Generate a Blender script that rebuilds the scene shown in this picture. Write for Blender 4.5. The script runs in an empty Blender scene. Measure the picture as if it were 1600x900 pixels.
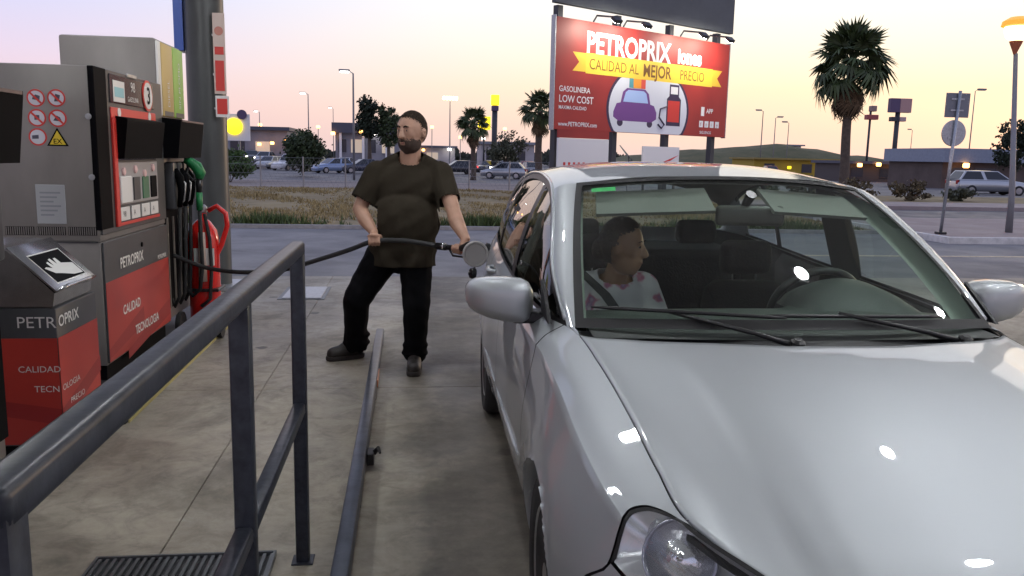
import bpy, bmesh, math, random
import numpy as np
from mathutils import Vector, Matrix, Euler

R = math.radians
S = bpy.context.scene
C = S.collection
rnd = random.Random(7)

# ------------------------------------------------------------------ camera
cam = bpy.data.objects.new('camera', bpy.data.cameras.new('camera'))
C.objects.link(cam)
cam.data.sensor_width = 36
cam.data.lens = 36 * 1300 / 1600
cam.data.clip_start = 0.05
cam.data.clip_end = 2000
_yaw, _pitch, _roll = R(7.117), R(9.03), R(1.2)
_f = Vector((math.sin(_yaw) * math.cos(_pitch), math.cos(_yaw) * math.cos(_pitch), -math.sin(_pitch)))
_r0 = Vector((math.cos(_yaw), -math.sin(_yaw), 0))
_u0 = _r0.cross(_f)
_r = math.cos(_roll) * _r0 + math.sin(_roll) * _u0
_u = math.cos(_roll) * _u0 - math.sin(_roll) * _r0
cam.matrix_world = Matrix(((_r.x, _u.x, -_f.x, 0), (_r.y, _u.y, -_f.y, 0), (_r.z, _u.z, -_f.z, 1.52), (0, 0, 0, 1)))
S.camera = cam

# ------------------------------------------------------------------ world: dusk sky, glow to the right of the view
SUN_AZ = R(46)          # clockwise from +Y
SUN_EL = R(3)
world = bpy.data.worlds.new('World')
S.world = world
world.use_nodes = True
_n, _l = world.node_tree.nodes, world.node_tree.links
_n.clear()


def wn(t, **k):
    n = _n.new(t)
    for a, b in k.items():
        setattr(n, a, b)
    return n


def wmath(op, a, b=None, c=None):
    n = wn('ShaderNodeMath', operation=op)
    for i, v in enumerate((a, b, c)):
        if v is None:
            continue
        if isinstance(v, (int, float)):
            n.inputs[i].default_value = v
        else:
            _l.new(v, n.inputs[i])
    return n.outputs[0]


_tc = wn('ShaderNodeTexCoord')
_sep = wn('ShaderNodeSeparateXYZ')
_l.new(_tc.outputs['Generated'], _sep.inputs[0])
_el = wmath('MULTIPLY', wmath('ARCSINE', _sep.outputs[2]), 2 / math.pi)       # 0 horizon .. 1 zenith
_hz = wmath('MAXIMUM', wmath('SQRT', wmath('ADD', wmath('POWER', _sep.outputs[0], 2.0), wmath('POWER', _sep.outputs[1], 2.0))), 1e-4)
_dot = wmath('DIVIDE', wmath('ADD', wmath('MULTIPLY', _sep.outputs[0], math.sin(SUN_AZ)), wmath('MULTIPLY', _sep.outputs[1], math.cos(SUN_AZ))), _hz)


def wramp(fac, stops):
    n = wn('ShaderNodeValToRGB')
    e = n.color_ramp.elements
    while len(e) < len(stops):
        e.new(0.5)
    for el, (p, c) in zip(e, stops):
        el.position = p
        el.color = (*c, 1)
    _l.new(fac, n.inputs[0])
    return n.outputs[0]


_cool = wramp(_el, [(0.0, (0.68, 0.50, 0.52)), (0.03, (0.73, 0.53, 0.57)), (0.06, (0.70, 0.58, 0.71)), (0.11, (0.56, 0.59, 0.83)),
                    (0.3, (0.40, 0.44, 0.68)), (1.0, (0.20, 0.26, 0.48))])
_warm = wramp(_el, [(0.0, (0.74, 0.56, 0.52)), (0.02, (0.84, 0.61, 0.50)), (0.05, (0.95, 0.75, 0.53)), (0.085, (0.98, 0.88, 0.72)),
                    (0.13, (0.97, 0.94, 0.92)), (0.22, (0.80, 0.80, 0.86)), (0.4, (0.44, 0.48, 0.68)), (1.0, (0.20, 0.26, 0.48))])
_mr = wn('ShaderNodeMapRange', interpolation_type='SMOOTHSTEP')
_mr.inputs[1].default_value = 0.30
_mr.inputs[2].default_value = 0.97
_l.new(_dot, _mr.inputs[0])
_mx = wn('ShaderNodeMix', data_type='RGBA')
_l.new(_mr.outputs[0], _mx.inputs[0])
_l.new(_cool, _mx.inputs[6])
_l.new(_warm, _mx.inputs[7])
_sky = wn('ShaderNodeTexSky', sky_type='NISHITA')
_sky.sun_disc = False
_sky.sun_elevation = SUN_EL
_sky.sun_rotation = SUN_AZ
_b1 = wn('ShaderNodeBackground')
_l.new(_mx.outputs[2], _b1.inputs[0])
_b1.inputs[1].default_value = 0.98
_b2 = wn('ShaderNodeBackground')
_l.new(_sky.outputs[0], _b2.inputs[0])
_b2.inputs[1].default_value = 0.012
_ad = wn('ShaderNodeAddShader')
_l.new(_b1.outputs[0], _ad.inputs[0])
_l.new(_b2.outputs[0], _ad.inputs[1])
_wo = wn('ShaderNodeOutputWorld')
_l.new(_ad.outputs[0], _wo.inputs[0])

sun = bpy.data.objects.new('sun', bpy.data.lights.new('sun', 'SUN'))
C.objects.link(sun)
sun.data.energy = 0.35
sun.data.angle = R(8)
sun.data.color = (1, 0.72, 0.5)
sun.rotation_euler = (Vector((math.sin(SUN_AZ) * math.cos(SUN_EL), math.cos(SUN_AZ) * math.cos(SUN_EL), math.sin(SUN_EL)))).to_track_quat('Z', 'Y').to_euler()

S.view_settings.view_transform = 'Standard'
S.view_settings.look = 'None'
S.view_settings.exposure = 0.3
S.view_settings.gamma = 1.0
S.cycles.max_bounces = 8
S.cycles.transparent_max_bounces = 16
S.cycles.use_denoising = True
S.cycles.sample_clamp_indirect = 8.0

# ------------------------------------------------------------------ helpers
MATS = {}


def mat(name, col, rough=0.6, metal=0.0, var=0.0, scale=6.0, bump=0.0, bscale=40.0, col2=None, coat=0.0, coat_rough=0.03, emit=0.0, island=0.0, spec=None, stretch=None, detail=6.0):
    if name in MATS:
        return MATS[name]
    m = bpy.data.materials.new(name)
    m.use_nodes = True
    nt = m.node_tree
    b = nt.nodes['Principled BSDF']
    b.inputs['Roughness'].default_value = rough
    b.inputs['Metallic'].default_value = metal
    if spec is not None:
        b.inputs['Specular IOR Level'].default_value = spec
    if coat:
        b.inputs['Coat Weight'].default_value = coat
        b.inputs['Coat Roughness'].default_value = coat_rough
    b.inputs['Base Color'].default_value = (*col, 1)
    vec = None
    if var or bump or col2:
        tc = nt.nodes.new('ShaderNodeTexCoord')
        vec = tc.outputs['Object']
        if stretch:
            mp = nt.nodes.new('ShaderNodeMapping')
            mp.inputs['Scale'].default_value = stretch
            nt.links.new(vec, mp.inputs[0])
            vec = mp.outputs[0]
    cur = None
    if var or col2:
        nz = nt.nodes.new('ShaderNodeTexNoise')
        nz.inputs['Scale'].default_value = scale
        nz.inputs['Detail'].default_value = detail
        nz.inputs['Roughness'].default_value = 0.6
        nt.links.new(vec, nz.inputs[0])
        rp = nt.nodes.new('ShaderNodeValToRGB')
        rp.color_ramp.elements[0].position = 0.32
        rp.color_ramp.elements[1].position = 0.68
        a = col if col2 else tuple(max(0, c * (1 - var)) for c in col)
        z = col2 if col2 else tuple(min(1, c * (1 + var)) for c in col)
        rp.color_ramp.elements[0].color = (*a, 1)
        rp.color_ramp.elements[1].color = (*z, 1)
        nt.links.new(nz.outputs[0], rp.inputs[0])
        cur = rp.outputs[0]
    if island:
        g = nt.nodes.new('ShaderNodeNewGeometry')
        mr = nt.nodes.new('ShaderNodeMapRange')
        mr.inputs[3].default_value = 1 - island
        mr.inputs[4].default_value = 1 + island
        nt.links.new(g.outputs['Random Per Island'], mr.inputs[0])
        mx = nt.nodes.new('ShaderNodeMix')
        mx.data_type = 'RGBA'
        mx.blend_type = 'MULTIPLY'
        mx.inputs[0].default_value = 1
        if cur:
            nt.links.new(cur, mx.inputs[6])
        else:
            mx.inputs[6].default_value = (*col, 1)
        cc = nt.nodes.new('ShaderNodeCombineColor')
        for i in range(3):
            nt.links.new(mr.outputs[0], cc.inputs[i])
        nt.links.new(cc.outputs[0], mx.inputs[7])
        cur = mx.outputs[2]
    if cur:
        nt.links.new(cur, b.inputs['Base Color'])
    if bump:
        nb = nt.nodes.new('ShaderNodeTexNoise')
        nb.inputs['Scale'].default_value = bscale
        nb.inputs['Detail'].default_value = 5
        nt.links.new(vec, nb.inputs[0])
        bp = nt.nodes.new('ShaderNodeBump')
        bp.inputs['Strength'].default_value = bump
        bp.inputs['Distance'].default_value = 0.01
        nt.links.new(nb.outputs[0], bp.inputs['Height'])
        nt.links.new(bp.outputs[0], b.inputs['Normal'])
    if emit:
        b.inputs['Emission Color'].default_value = (*col, 1)
        b.inputs['Emission Strength'].default_value = emit
    MATS[name] = m
    return m


def glass(name, tint=(0.8, 0.88, 0.84), refl=1.0, dirt=0.0, rough=0.01):
    if name in MATS:
        return MATS[name]
    m = bpy.data.materials.new(name)
    m.use_nodes = True
    nt = m.node_tree
    nt.nodes.clear()
    o = nt.nodes.new('ShaderNodeOutputMaterial')
    t = nt.nodes.new('ShaderNodeBsdfTransparent')
    t.inputs[0].default_value = (*tint, 1)
    g = nt.nodes.new('ShaderNodeBsdfGlossy')
    g.inputs['Roughness'].default_value = rough
    fr = nt.nodes.new('ShaderNodeFresnel')
    ge = nt.nodes.new('ShaderNodeNewGeometry')
    io = nt.nodes.new('ShaderNodeMapRange')          # same reflectance from inside and outside of a thin pane
    io.inputs[3].default_value = 1.55
    io.inputs[4].default_value = 1 / 1.55
    nt.links.new(ge.outputs['Backfacing'], io.inputs[0])
    nt.links.new(io.outputs[0], fr.inputs[0])
    mu = nt.nodes.new('ShaderNodeMath')
    mu.operation = 'MULTIPLY'
    mu.inputs[1].default_value = refl
    mu.use_clamp = True
    nt.links.new(fr.outputs[0], mu.inputs[0])
    mx = nt.nodes.new('ShaderNodeMixShader')
    nt.links.new(mu.outputs[0], mx.inputs[0])
    nt.links.new(t.outputs[0], mx.inputs[1])
    nt.links.new(g.outputs[0], mx.inputs[2])
    out = mx.outputs[0]
    if dirt:
        d = nt.nodes.new('ShaderNodeBsdfDiffuse')
        d.inputs[0].default_value = (0.5, 0.52, 0.5, 1)
        m2 = nt.nodes.new('ShaderNodeMixShader')
        m2.inputs[0].default_value = dirt
        nt.links.new(out, m2.inputs[1])
        nt.links.new(d.outputs[0], m2.inputs[2])
        out = m2.outputs[0]
    nt.links.new(out, o.inputs[0])
    MATS[name] = m
    return m


ORIGIN = {}


def tag(o, label=None, cat=None, group=None, kind=None):
    if label:
        o['label'] = label
    if cat:
        o['category'] = cat
    if group:
        o['group'] = group
    if kind:
        o['kind'] = kind
    return o


def thing(name, loc, label, cat, group=None, rz=0.0):
    o = bpy.data.objects.new(name, None)
    o.empty_display_size = 0.1
    C.objects.link(o)
    o.location = loc
    o.rotation_euler = (0, 0, rz)
    ORIGIN[o.name] = Vector(loc)
    return tag(o, label, cat, group)


class MB:
    """collects geometry (world coordinates, or a root's own when local=True)"""

    def __init__(self):
        self.v, self.f = [], []

    def add(self, vs, fs):
        n = len(self.v)
        self.v += [tuple(p) for p in vs]
        self.f += [tuple(i + n for i in f) for f in fs]
        return self

    def box(self, x0, x1, y0, y1, z0, z1):
        vs = [(x0, y0, z0), (x1, y0, z0), (x1, y1, z0), (x0, y1, z0), (x0, y0, z1), (x1, y0, z1), (x1, y1, z1), (x0, y1, z1)]
        return self.add(vs, [(0, 3, 2, 1), (4, 5, 6, 7), (0, 1, 5, 4), (1, 2, 6, 5), (2, 3, 7, 6), (3, 0, 4, 7)])

    def rbox(self, x0, x1, y0, y1, z0, z1, r=0.01, seg=2):
        bm = bmesh.new()
        bmesh.ops.create_cube(bm, size=1)
        for v in bm.verts:
            v.co = Vector(((x0 + x1) / 2 + v.co.x * (x1 - x0), (y0 + y1) / 2 + v.co.y * (y1 - y0), (z0 + z1) / 2 + v.co.z * (z1 - z0)))
        bmesh.ops.bevel(bm, geom=bm.edges[:], offset=r, segments=seg, affect='EDGES', profile=0.5)
        return self.bm(bm)

    def bm(self, bm):
        bm.verts.index_update()
        self.add([v.co[:] for v in bm.verts], [[v.index for v in f.verts] for f in bm.faces])
        bm.free()
        return self

    def obox(self, c, ax, ay, az, r=0.0):
        """oriented box from a centre and three half-axis vectors"""
        c, ax, ay, az = Vector(c), Vector(ax), Vector(ay), Vector(az)
        vs = [c + sx * ax + sy * ay + sz * az for sz in (-1, 1) for sy in (-1, 1) for sx in (-1, 1)]
        fs = [(0, 2, 3, 1), (4, 5, 7, 6), (0, 1, 5, 4), (1, 3, 7, 5), (3, 2, 6, 7), (2, 0, 4, 6)]
        if r:
            bm = bmesh.new()
            bv = [bm.verts.new(p) for p in vs]
            for f in fs:
                bm.faces.new([bv[i] for i in f])
            bmesh.ops.bevel(bm, geom=bm.edges[:], offset=r, segments=2, affect='EDGES', profile=0.5)
            return self.bm(bm)
        return self.add(vs, fs)

    def tube(self, pts, rad, n=10, caps=True, sq=None):
        """round (or rounded-square) tube along points; rad a number or list"""
        pts = [Vector(p) for p in pts]
        k = len(pts)
        rad = [float(q) for q in rad] if isinstance(rad, (list, tuple)) else [float(rad)] * k
        rings, up = [], None
        for i, p in enumerate(pts):
            d = (pts[min(i + 1, k - 1)] - pts[max(i - 1, 0)]).normalized()
            if up is None:
                up = Vector((0, 0, 1)) if abs(d.z) < 0.9 else Vector((0, 1, 0))
            a = d.cross(up).normalized()
            b = a.cross(d).normalized()
            up = b
            ring = []
            for j in range(n):
                t = 2 * math.pi * j / n
                ring.append(p + rad[i] * (math.cos(t) * a + math.sin(t) * b))
            rings.append(ring)
        vs = [q for r in rings for q in r]
        fs = [(i * n + j, i * n + (j + 1) % n, (i + 1) * n + (j + 1) % n, (i + 1) * n + j) for i in range(k - 1) for j in range(n)]
        if caps:
            fs += [tuple(range(n))[::-1], tuple((k - 1) * n + j for j in range(n))]
        return self.add(vs, fs)

    def lathe(self, prof, c=(0, 0, 0), axis=(0, 0, 1), n=24, ref=None):
        """prof = (radius, height) list around axis through c"""
        c, ax = Vector(c), Vector(axis).normalized()
        a = (Vector(ref) if ref else (Vector((1, 0, 0)) if abs(ax.x) < 0.8 else Vector((0, 0, 1))))
        a = (a - ax * a.dot(ax)).normalized()
        b = ax.cross(a)
        vs, k = [], len(prof)
        for r, h in prof:
            for j in range(n):
                t = 2 * math.pi * j / n
                vs.append(c + ax * h + r * (math.cos(t) * a + math.sin(t) * b))
        fs = [(i * n + j, i * n + (j + 1) % n, (i + 1) * n + (j + 1) % n, (i + 1) * n + j) for i in range(k - 1) for j in range(n)]
        if prof[0][0] > 1e-6:
            fs.append(tuple(range(n))[::-1])
        if prof[-1][0] > 1e-6:
            fs.append(tuple((k - 1) * n + j for j in range(n)))
        return self.add(vs, fs)

    def prism(self, poly, o, u, v, w):
        """2-D polygon in axes u,v at origin o, extruded by vector w"""
        o, u, v, w = Vector(o), Vector(u), Vector(v), Vector(w)
        n = len(poly)
        a = [o + u * x + v * y for x, y in poly]
        return self.add(a + [p + w for p in a], [tuple(range(n))[::-1], tuple(range(n, 2 * n))] + [(i, (i + 1) % n, n + (i + 1) % n, n + i) for i in range(n)])

    def grid(self, P, flip=False, keep=None):
        P = np.asarray(P)
        n, m = P.shape[:2]
        fs = []
        for i in range(n - 1):
            for j in range(m - 1):
                if keep is not None and not keep[i, j]:
                    continue
                q = (i * m + j, i * m + j + 1, (i + 1) * m + j + 1, (i + 1) * m + j)
                fs.append(q[::-1] if flip else q)
        return self.add(P.reshape(-1, 3), fs)

    def build(self, name, m, parent=None, smooth=False, local=False, solid=0.0, clean=False):
        me = bpy.data.meshes.new(name)
        off = Vector((0, 0, 0))
        if parent is not None and not local:
            off = ORIGIN.get(parent.name, Vector((0, 0, 0)))
        me.from_pydata([(x - off.x, y - off.y, z - off.z) for x, y, z in self.v], [], self.f)
        if clean:
            b = bmesh.new()
            b.from_mesh(me)
            bmesh.ops.remove_doubles(b, verts=b.verts[:], dist=1e-5)
            bmesh.ops.delete(b, geom=[v for v in b.verts if not v.link_faces], context='VERTS')
            bmesh.ops.recalc_face_normals(b, faces=b.faces[:])
            b.to_mesh(me)
            b.free()
        if smooth:
            me.polygons.foreach_set('use_smooth', [True] * len(me.polygons))
            if isinstance(smooth, (int, float)) and not isinstance(smooth, bool):
                me.set_sharp_from_angle(angle=R(smooth))
        me.materials.append(m)
        o = bpy.data.objects.new(name, me)
        C.objects.link(o)
        if solid:
            md = o.modifiers.new('solid', 'SOLIDIFY')
            md.thickness = solid
            md.offset = -1
        if parent is not None:
            o.parent = parent
            ORIGIN[o.name] = off if not local else ORIGIN.get(parent.name, Vector())
        return o


def text(name, s, size, o, u, v, m, parent, sx=1.0, depth=0.002, align='LEFT', local=False, bold=0.0):
    cu = bpy.data.curves.new(name, 'FONT')
    cu.body = s
    cu.size = 1.0
    cu.align_x = align
    cu.resolution_u = 3
    cu.offset = bold
    ob = bpy.data.objects.new('tmp', cu)
    C.objects.link(ob)
    bpy.context.view_layer.update()
    dg = bpy.context.evaluated_depsgraph_get()
    me = bpy.data.meshes.new_from_object(ob.evaluated_get(dg))
    o, u, v = Vector(o), Vector(u).normalized(), Vector(v).normalized()
    nrm = u.cross(v).normalized()
    b = MB()
    b.add([o + u * (p.co.x * size * sx) + v * (p.co.y * size) + nrm * depth for p in me.vertices], [tuple(f.vertices) for f in me.polygons])
    bpy.data.objects.remove(ob)
    bpy.data.curves.remove(cu)
    bpy.data.meshes.remove(me)
    return b.build(name, m, parent, local=local)


def copy_tree(o, parent=None):
    c = o.copy()
    C.objects.link(c)
    c.parent = parent
    for ch in list(o.children):
        copy_tree(ch, c)
    return c


def pchip(xs, ys, x):
    """monotone cubic interpolation, ys (n,k)"""
    xs = np.asarray(xs, float)
    ys = np.asarray(ys, float)
    x = np.clip(np.asarray(x, float), xs[0], xs[-1])
    h = np.diff(xs)
    d = np.diff(ys, axis=0) / h.reshape(-1, *([1] * (ys.ndim - 1)))
    m = np.zeros_like(ys)
    m[0], m[-1] = d[0], d[-1]
    for i in range(1, len(xs) - 1):
        w1, w2 = 2 * h[i] + h[i - 1], h[i] + 2 * h[i - 1]
        ok = d[i - 1] * d[i] > 0
        with np.errstate(divide='ignore', invalid='ignore'):
            mm = (w1 + w2) / (w1 / d[i - 1] + w2 / d[i])
        m[i] = np.where(ok, mm, 0)
    k = np.clip(np.searchsorted(xs, x) - 1, 0, len(xs) - 2)
    t = ((x - xs[k]) / h[k])
    if ys.ndim > 1:
        t = t.reshape(*t.shape, 1)
        hk = h[k].reshape(*t.shape[:-1], 1)
    else:
        hk = h[k]
    return ((1 + 2 * t) * (1 - t) ** 2) * ys[k] + t * (1 - t) ** 2 * hk * m[k] + t * t * (3 - 2 * t) * ys[k + 1] + t * t * (t - 1) * hk * m[k + 1]


def catmull(xs, ys, x):
    """smooth (C1) cubic through points, finite-difference tangents"""
    xs = np.asarray(xs, float)
    ys = np.asarray(ys, float)
    x = np.clip(np.asarray(x, float), xs[0], xs[-1])
    m = np.zeros_like(ys)
    sh = (-1,) + (1,) * (ys.ndim - 1)
    m[1:-1] = (ys[2:] - ys[:-2]) / (xs[2:] - xs[:-2]).reshape(sh)
    m[0] = (ys[1] - ys[0]) / (xs[1] - xs[0])
    m[-1] = (ys[-1] - ys[-2]) / (xs[-1] - xs[-2])
    k = np.clip(np.searchsorted(xs, x) - 1, 0, len(xs) - 2)
    h = (xs[1:] - xs[:-1])[k]
    t = (x - xs[k]) / h
    if ys.ndim > 1:
        t = t[..., None]
        h = h[..., None]
    return ((1 + 2 * t) * (1 - t) ** 2) * ys[k] + t * (1 - t) ** 2 * h * m[k] + t * t * (3 - 2 * t) * ys[k + 1] + t * t * (t - 1) * h * m[k + 1]


def blob(parts, voxel=0.01, smooth=4):
    """one continuous surface from tapered capsules ('c',p0,r0,p1,r1) and ellipsoids ('e',centre,radii,rotation)"""
    bm = bmesh.new()
    for p in parts:
        b2 = bmesh.new()
        if p[0] == 'c':
            for q, r in ((p[1], p[2]), (p[3], p[4])):
                bmesh.ops.create_icosphere(b2, subdivisions=2, radius=r, matrix=Matrix.Translation(q))
            res = bmesh.ops.convex_hull(b2, input=b2.verts[:])
            bmesh.ops.delete(b2, geom=[g for g in set(res['geom_interior'] + res['geom_unused']) if isinstance(g, bmesh.types.BMVert)], context='VERTS')
        else:
            rot = Euler(p[3]).to_matrix().to_4x4() if len(p) > 3 else Matrix.Identity(4)
            bmesh.ops.create_icosphere(b2, subdivisions=3, radius=1, matrix=Matrix.Translation(p[1]) @ rot @ Matrix.Diagonal((*p[2], 1)))
        tmp = bpy.data.meshes.new('t')
        b2.to_mesh(tmp)
        b2.free()
        bm.from_mesh(tmp)
        bpy.data.meshes.remove(tmp)
    me = bpy.data.meshes.new('blob')
    bm.to_mesh(me)
    bm.free()
    ob = bpy.data.objects.new('tmp', me)
    C.objects.link(ob)
    md = ob.modifiers.new('r', 'REMESH')
    md.mode = 'VOXEL'
    md.voxel_size = voxel
    if smooth:
        sm = ob.modifiers.new('s', 'SMOOTH')
        sm.factor = 0.5
        sm.iterations = smooth
    bpy.context.view_layer.update()
    dg = bpy.context.evaluated_depsgraph_get()
    out = bpy.data.meshes.new_from_object(ob.evaluated_get(dg))
    b = MB()
    b.add([v.co[:] for v in out.vertices], [tuple(f.vertices) for f in out.polygons])
    bpy.data.objects.remove(ob)
    bpy.data.meshes.remove(me)
    bpy.data.meshes.remove(out)
    return b


def cut(b, pred):
    """drop faces of a collector whose centre fails pred"""
    V = b.v
    b.f = [f for f in b.f if pred(*[sum(V[i][k] for i in f) / len(f) for k in range(3)])]
    return b


# shared materials
M_black = mat('black_plastic', (0.012, 0.012, 0.013), 0.35)
M_rubber = mat('rubber', (0.016, 0.016, 0.017), 0.75, bump=0.1)
M_chrome = mat('chrome', (0.8, 0.8, 0.82), 0.12, 1.0)
M_white = mat('white_print', (0.78, 0.77, 0.75), 0.5)
M_redprint = mat('red_print', (0.62, 0.035, 0.025), 0.4)
M_galv = mat('galvanised_steel', (0.42, 0.43, 0.44), 0.42, 0.8, var=0.15, scale=30)

# ------------------------------------------------------------------ ground, roads, verge


def ground_mat(name, c1, c2, stain, stain_amt, spots=0.0, lane=None, rough=0.75, big=0.35, fine=18.0, bump=0.25, world=True):
    m = bpy.data.materials.new(name)
    m.use_nodes = True
    nt = m.node_tree
    N, L = nt.nodes, nt.links
    b = N['Principled BSDF']
    g = N.new('ShaderNodeNewGeometry')
    vec = g.outputs['Position']

    def noise(sc, det=8, rg=0.6, dist=0.0):
        n = N.new('ShaderNodeTexNoise')
        n.inputs['Scale'].default_value = sc
        n.inputs['Detail'].default_value = det
        n.inputs['Roughness'].default_value = rg
        n.inputs['Distortion'].default_value = dist
        L.new(vec, n.inputs[0])
        return n.outputs[0]

    def rng(v, a, z, lo=0.0, hi=1.0):
        r = N.new('ShaderNodeMapRange')
        r.interpolation_type = 'SMOOTHSTEP'
        for i, x in enumerate((a, z, lo, hi)):
            r.inputs[i + 1].default_value = x
        L.new(v, r.inputs[0])
        return r.outputs[0]

    def mix(f, a, z, mode='MIX'):
        x = N.new('ShaderNodeMix')
        x.data_type = 'RGBA'
        x.blend_type = mode
        for i, v in ((0, f), (6, a), (7, z)):
            if isinstance(v, tuple):
                x.inputs[i].default_value = (*v, 1)
            elif isinstance(v, (int, float)):
                x.inputs[i].default_value = v
            else:
                L.new(v, x.inputs[i])
        return x.outputs[2]

    col = mix(rng(noise(big, 8, 0.65, 0.6), 0.35, 0.65), c1, c2)
    st = N.new('ShaderNodeMath')
    st.operation = 'MULTIPLY'
    L.new(rng(noise(big * 2.3, 6, 0.7, 1.2), 0.52, 0.72), st.inputs[0])
    st.inputs[1].default_value = stain_amt
    col = mix(st.outputs[0], col, stain)
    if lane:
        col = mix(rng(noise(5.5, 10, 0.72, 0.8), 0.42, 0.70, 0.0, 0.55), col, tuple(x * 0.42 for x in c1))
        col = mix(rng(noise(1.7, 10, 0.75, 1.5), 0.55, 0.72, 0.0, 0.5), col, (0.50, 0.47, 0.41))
    fn = noise(fine, 6, 0.7)
    col = mix(rng(fn, 0.3, 0.7, 0.0, 0.22), col, tuple(x * 0.45 for x in c1))
    if spots:
        v = N.new('ShaderNodeTexVoronoi')
        v.inputs['Scale'].default_value = 1.5
        v.inputs['Randomness'].default_value = 1
        ad = N.new('ShaderNodeMixRGB')
        ad.inputs[0].default_value = 0.06
        nn = N.new('ShaderNodeTexNoise')
        nn.inputs['Scale'].default_value = 14
        L.new(vec, nn.inputs[0])
        L.new(vec, ad.inputs[1])
        L.new(nn.outputs['Color'], ad.inputs[2])
        L.new(ad.outputs[0], v.inputs[0])
        col = mix(rng(v.outputs['Distance'], 0.055, 0.085, spots, 0.0), col, tuple(x * 0.2 for x in c1))
    if lane:        # oily wheel lane at the pumps, plus the car's shadow painted into the colour
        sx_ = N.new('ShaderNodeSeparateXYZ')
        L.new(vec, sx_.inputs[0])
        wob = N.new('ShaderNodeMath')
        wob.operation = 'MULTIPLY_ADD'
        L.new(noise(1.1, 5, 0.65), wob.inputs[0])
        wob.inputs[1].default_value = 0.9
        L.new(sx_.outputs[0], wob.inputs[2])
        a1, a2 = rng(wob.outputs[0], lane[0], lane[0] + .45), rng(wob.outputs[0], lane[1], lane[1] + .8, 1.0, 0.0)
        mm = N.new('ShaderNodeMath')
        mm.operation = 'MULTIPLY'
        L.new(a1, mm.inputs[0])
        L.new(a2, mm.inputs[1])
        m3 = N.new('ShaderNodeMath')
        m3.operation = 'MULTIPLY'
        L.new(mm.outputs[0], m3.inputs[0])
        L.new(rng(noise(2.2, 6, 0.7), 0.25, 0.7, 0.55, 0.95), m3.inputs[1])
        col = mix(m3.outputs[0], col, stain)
    L.new(col, b.inputs['Base Color'])
    L.new(rng(noise(big * 3, 6), 0.35, 0.7, rough - 0.18, rough + 0.1), b.inputs['Roughness'])
    bp = N.new('ShaderNodeBump')
    bp.inputs['Strength'].default_value = bump
    bp.inputs['Distance'].default_value = 0.01
    L.new(fn, bp.inputs['Height'])
    L.new(bp.outputs[0], b.inputs['Normal'])
    return m


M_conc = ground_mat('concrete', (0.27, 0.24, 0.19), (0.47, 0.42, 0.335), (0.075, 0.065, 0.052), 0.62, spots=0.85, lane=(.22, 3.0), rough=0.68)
M_asph = ground_mat('asphalt', (0.105, 0.10, 0.105), (0.15, 0.14, 0.14), (0.06, 0.058, 0.06), 0.5, rough=0.7, fine=40)
M_dirt = ground_mat('dirt_lot', (0.20, 0.165, 0.15), (0.27, 0.22, 0.20), (0.14, 0.12, 0.10), 0.5, rough=0.9, big=0.15)
M_pave = ground_mat('paving', (0.29, 0.235, 0.22), (0.36, 0.29, 0.265), (0.2, 0.17, 0.16), 0.4, rough=0.8)
M_soil = ground_mat('dry_soil', (0.22, 0.165, 0.08), (0.31, 0.235, 0.11), (0.13, 0.125, 0.05), 0.7, rough=0.95, big=0.4, bump=0.6)

tag(MB().box(-700, 700, -120, 900, -1.5, -0.62).build('ground', M_asph), kind='structure')
tag(MB().box(-90, 95, -110, 35.9, -0.61, -0.03).build('terrace', M_asph), kind='structure')


def gz(y):
    return float(np.interp(y, [36, 50, 70, 130], [0.0, -.33, -.5, -.55]))


def slope_sheet(name, x0, x1, ys, dz, m):
    b = MB()
    for i, y in enumerate(ys):
        b.v += [(x0, y, gz(y) + dz), (x1, y, gz(y) + dz)]
    b.f += [(2 * i, 2 * i + 1, 2 * i + 3, 2 * i + 2) for i in range(len(ys) - 1)]
    return tag(b.build(name, m), kind='structure')




def sheet(name, x0, x1, y0, y1, z, m):
    return tag(MB().box(x0, x1, y0, y1, -0.2, z).build(name, m), kind='structure')


# forecourt: concrete slabs cast with open joints
fc = tag(MB().box(-9, 9.5, -8, 10.4, -0.3, -0.018).build('forecourt', mat('joint_filler', (0.15, 0.135, 0.115), 0.9)), kind='structure')
gx = [-9, -5.1, -0.94, 3.3, 7.2, 9.5]
gy = [-8, -3.5, 0.9, 5.35, 8.55, 10.4]
for i in range(5):
    for j in range(5):
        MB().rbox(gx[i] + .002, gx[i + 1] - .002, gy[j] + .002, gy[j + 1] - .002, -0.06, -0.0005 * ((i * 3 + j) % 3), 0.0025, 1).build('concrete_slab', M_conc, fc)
sheet('road', -60, 60, 10.41, 17.1, -0.006, ground_mat('road_asphalt', (0.17, 0.165, 0.165), (0.235, 0.225, 0.22), (0.11, 0.105, 0.10), 0.5, rough=0.75, fine=40))
sheet('verge_soil', -40, 10.6, 17.1, 36, 0.03, M_soil)
slope_sheet('dirt_lot', -90, 15.9, (36, 43, 50, 57), .012, M_dirt)
slope_sheet('parking_lot', -90, 95, (57, 63, 70, 100, 133), .008, M_asph)
sheet('pavement_island', 10.6, 40, 15.2, 20.6, 0.12, M_pave)
sheet('side_road', 10.6, 60, 20.6, 26.2, -0.004, M_asph)
sheet('far_pavement', 10.6, 60, 26.2, 29.2, 0.12, M_pave)
sheet('planting_strip', 10.6, 60, 29.2, 35.6, 0.08, M_soil)
slope_sheet('far_road', 15.9, 95, (35.6, 36, 43, 50, 57), .01, M_asph)
k = tag(MB().box(10.45, 40, 15.04, 15.2, -.2, 0.12).build('kerb', mat('kerb_paint', (0.62, 0.6, 0.57), 0.7, var=0.2)), kind='structure')
MB().box(10.45, 10.6, 15.2, 20.6, -.2, 0.12).build('kerb_return', MATS['kerb_paint'], k)
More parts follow.
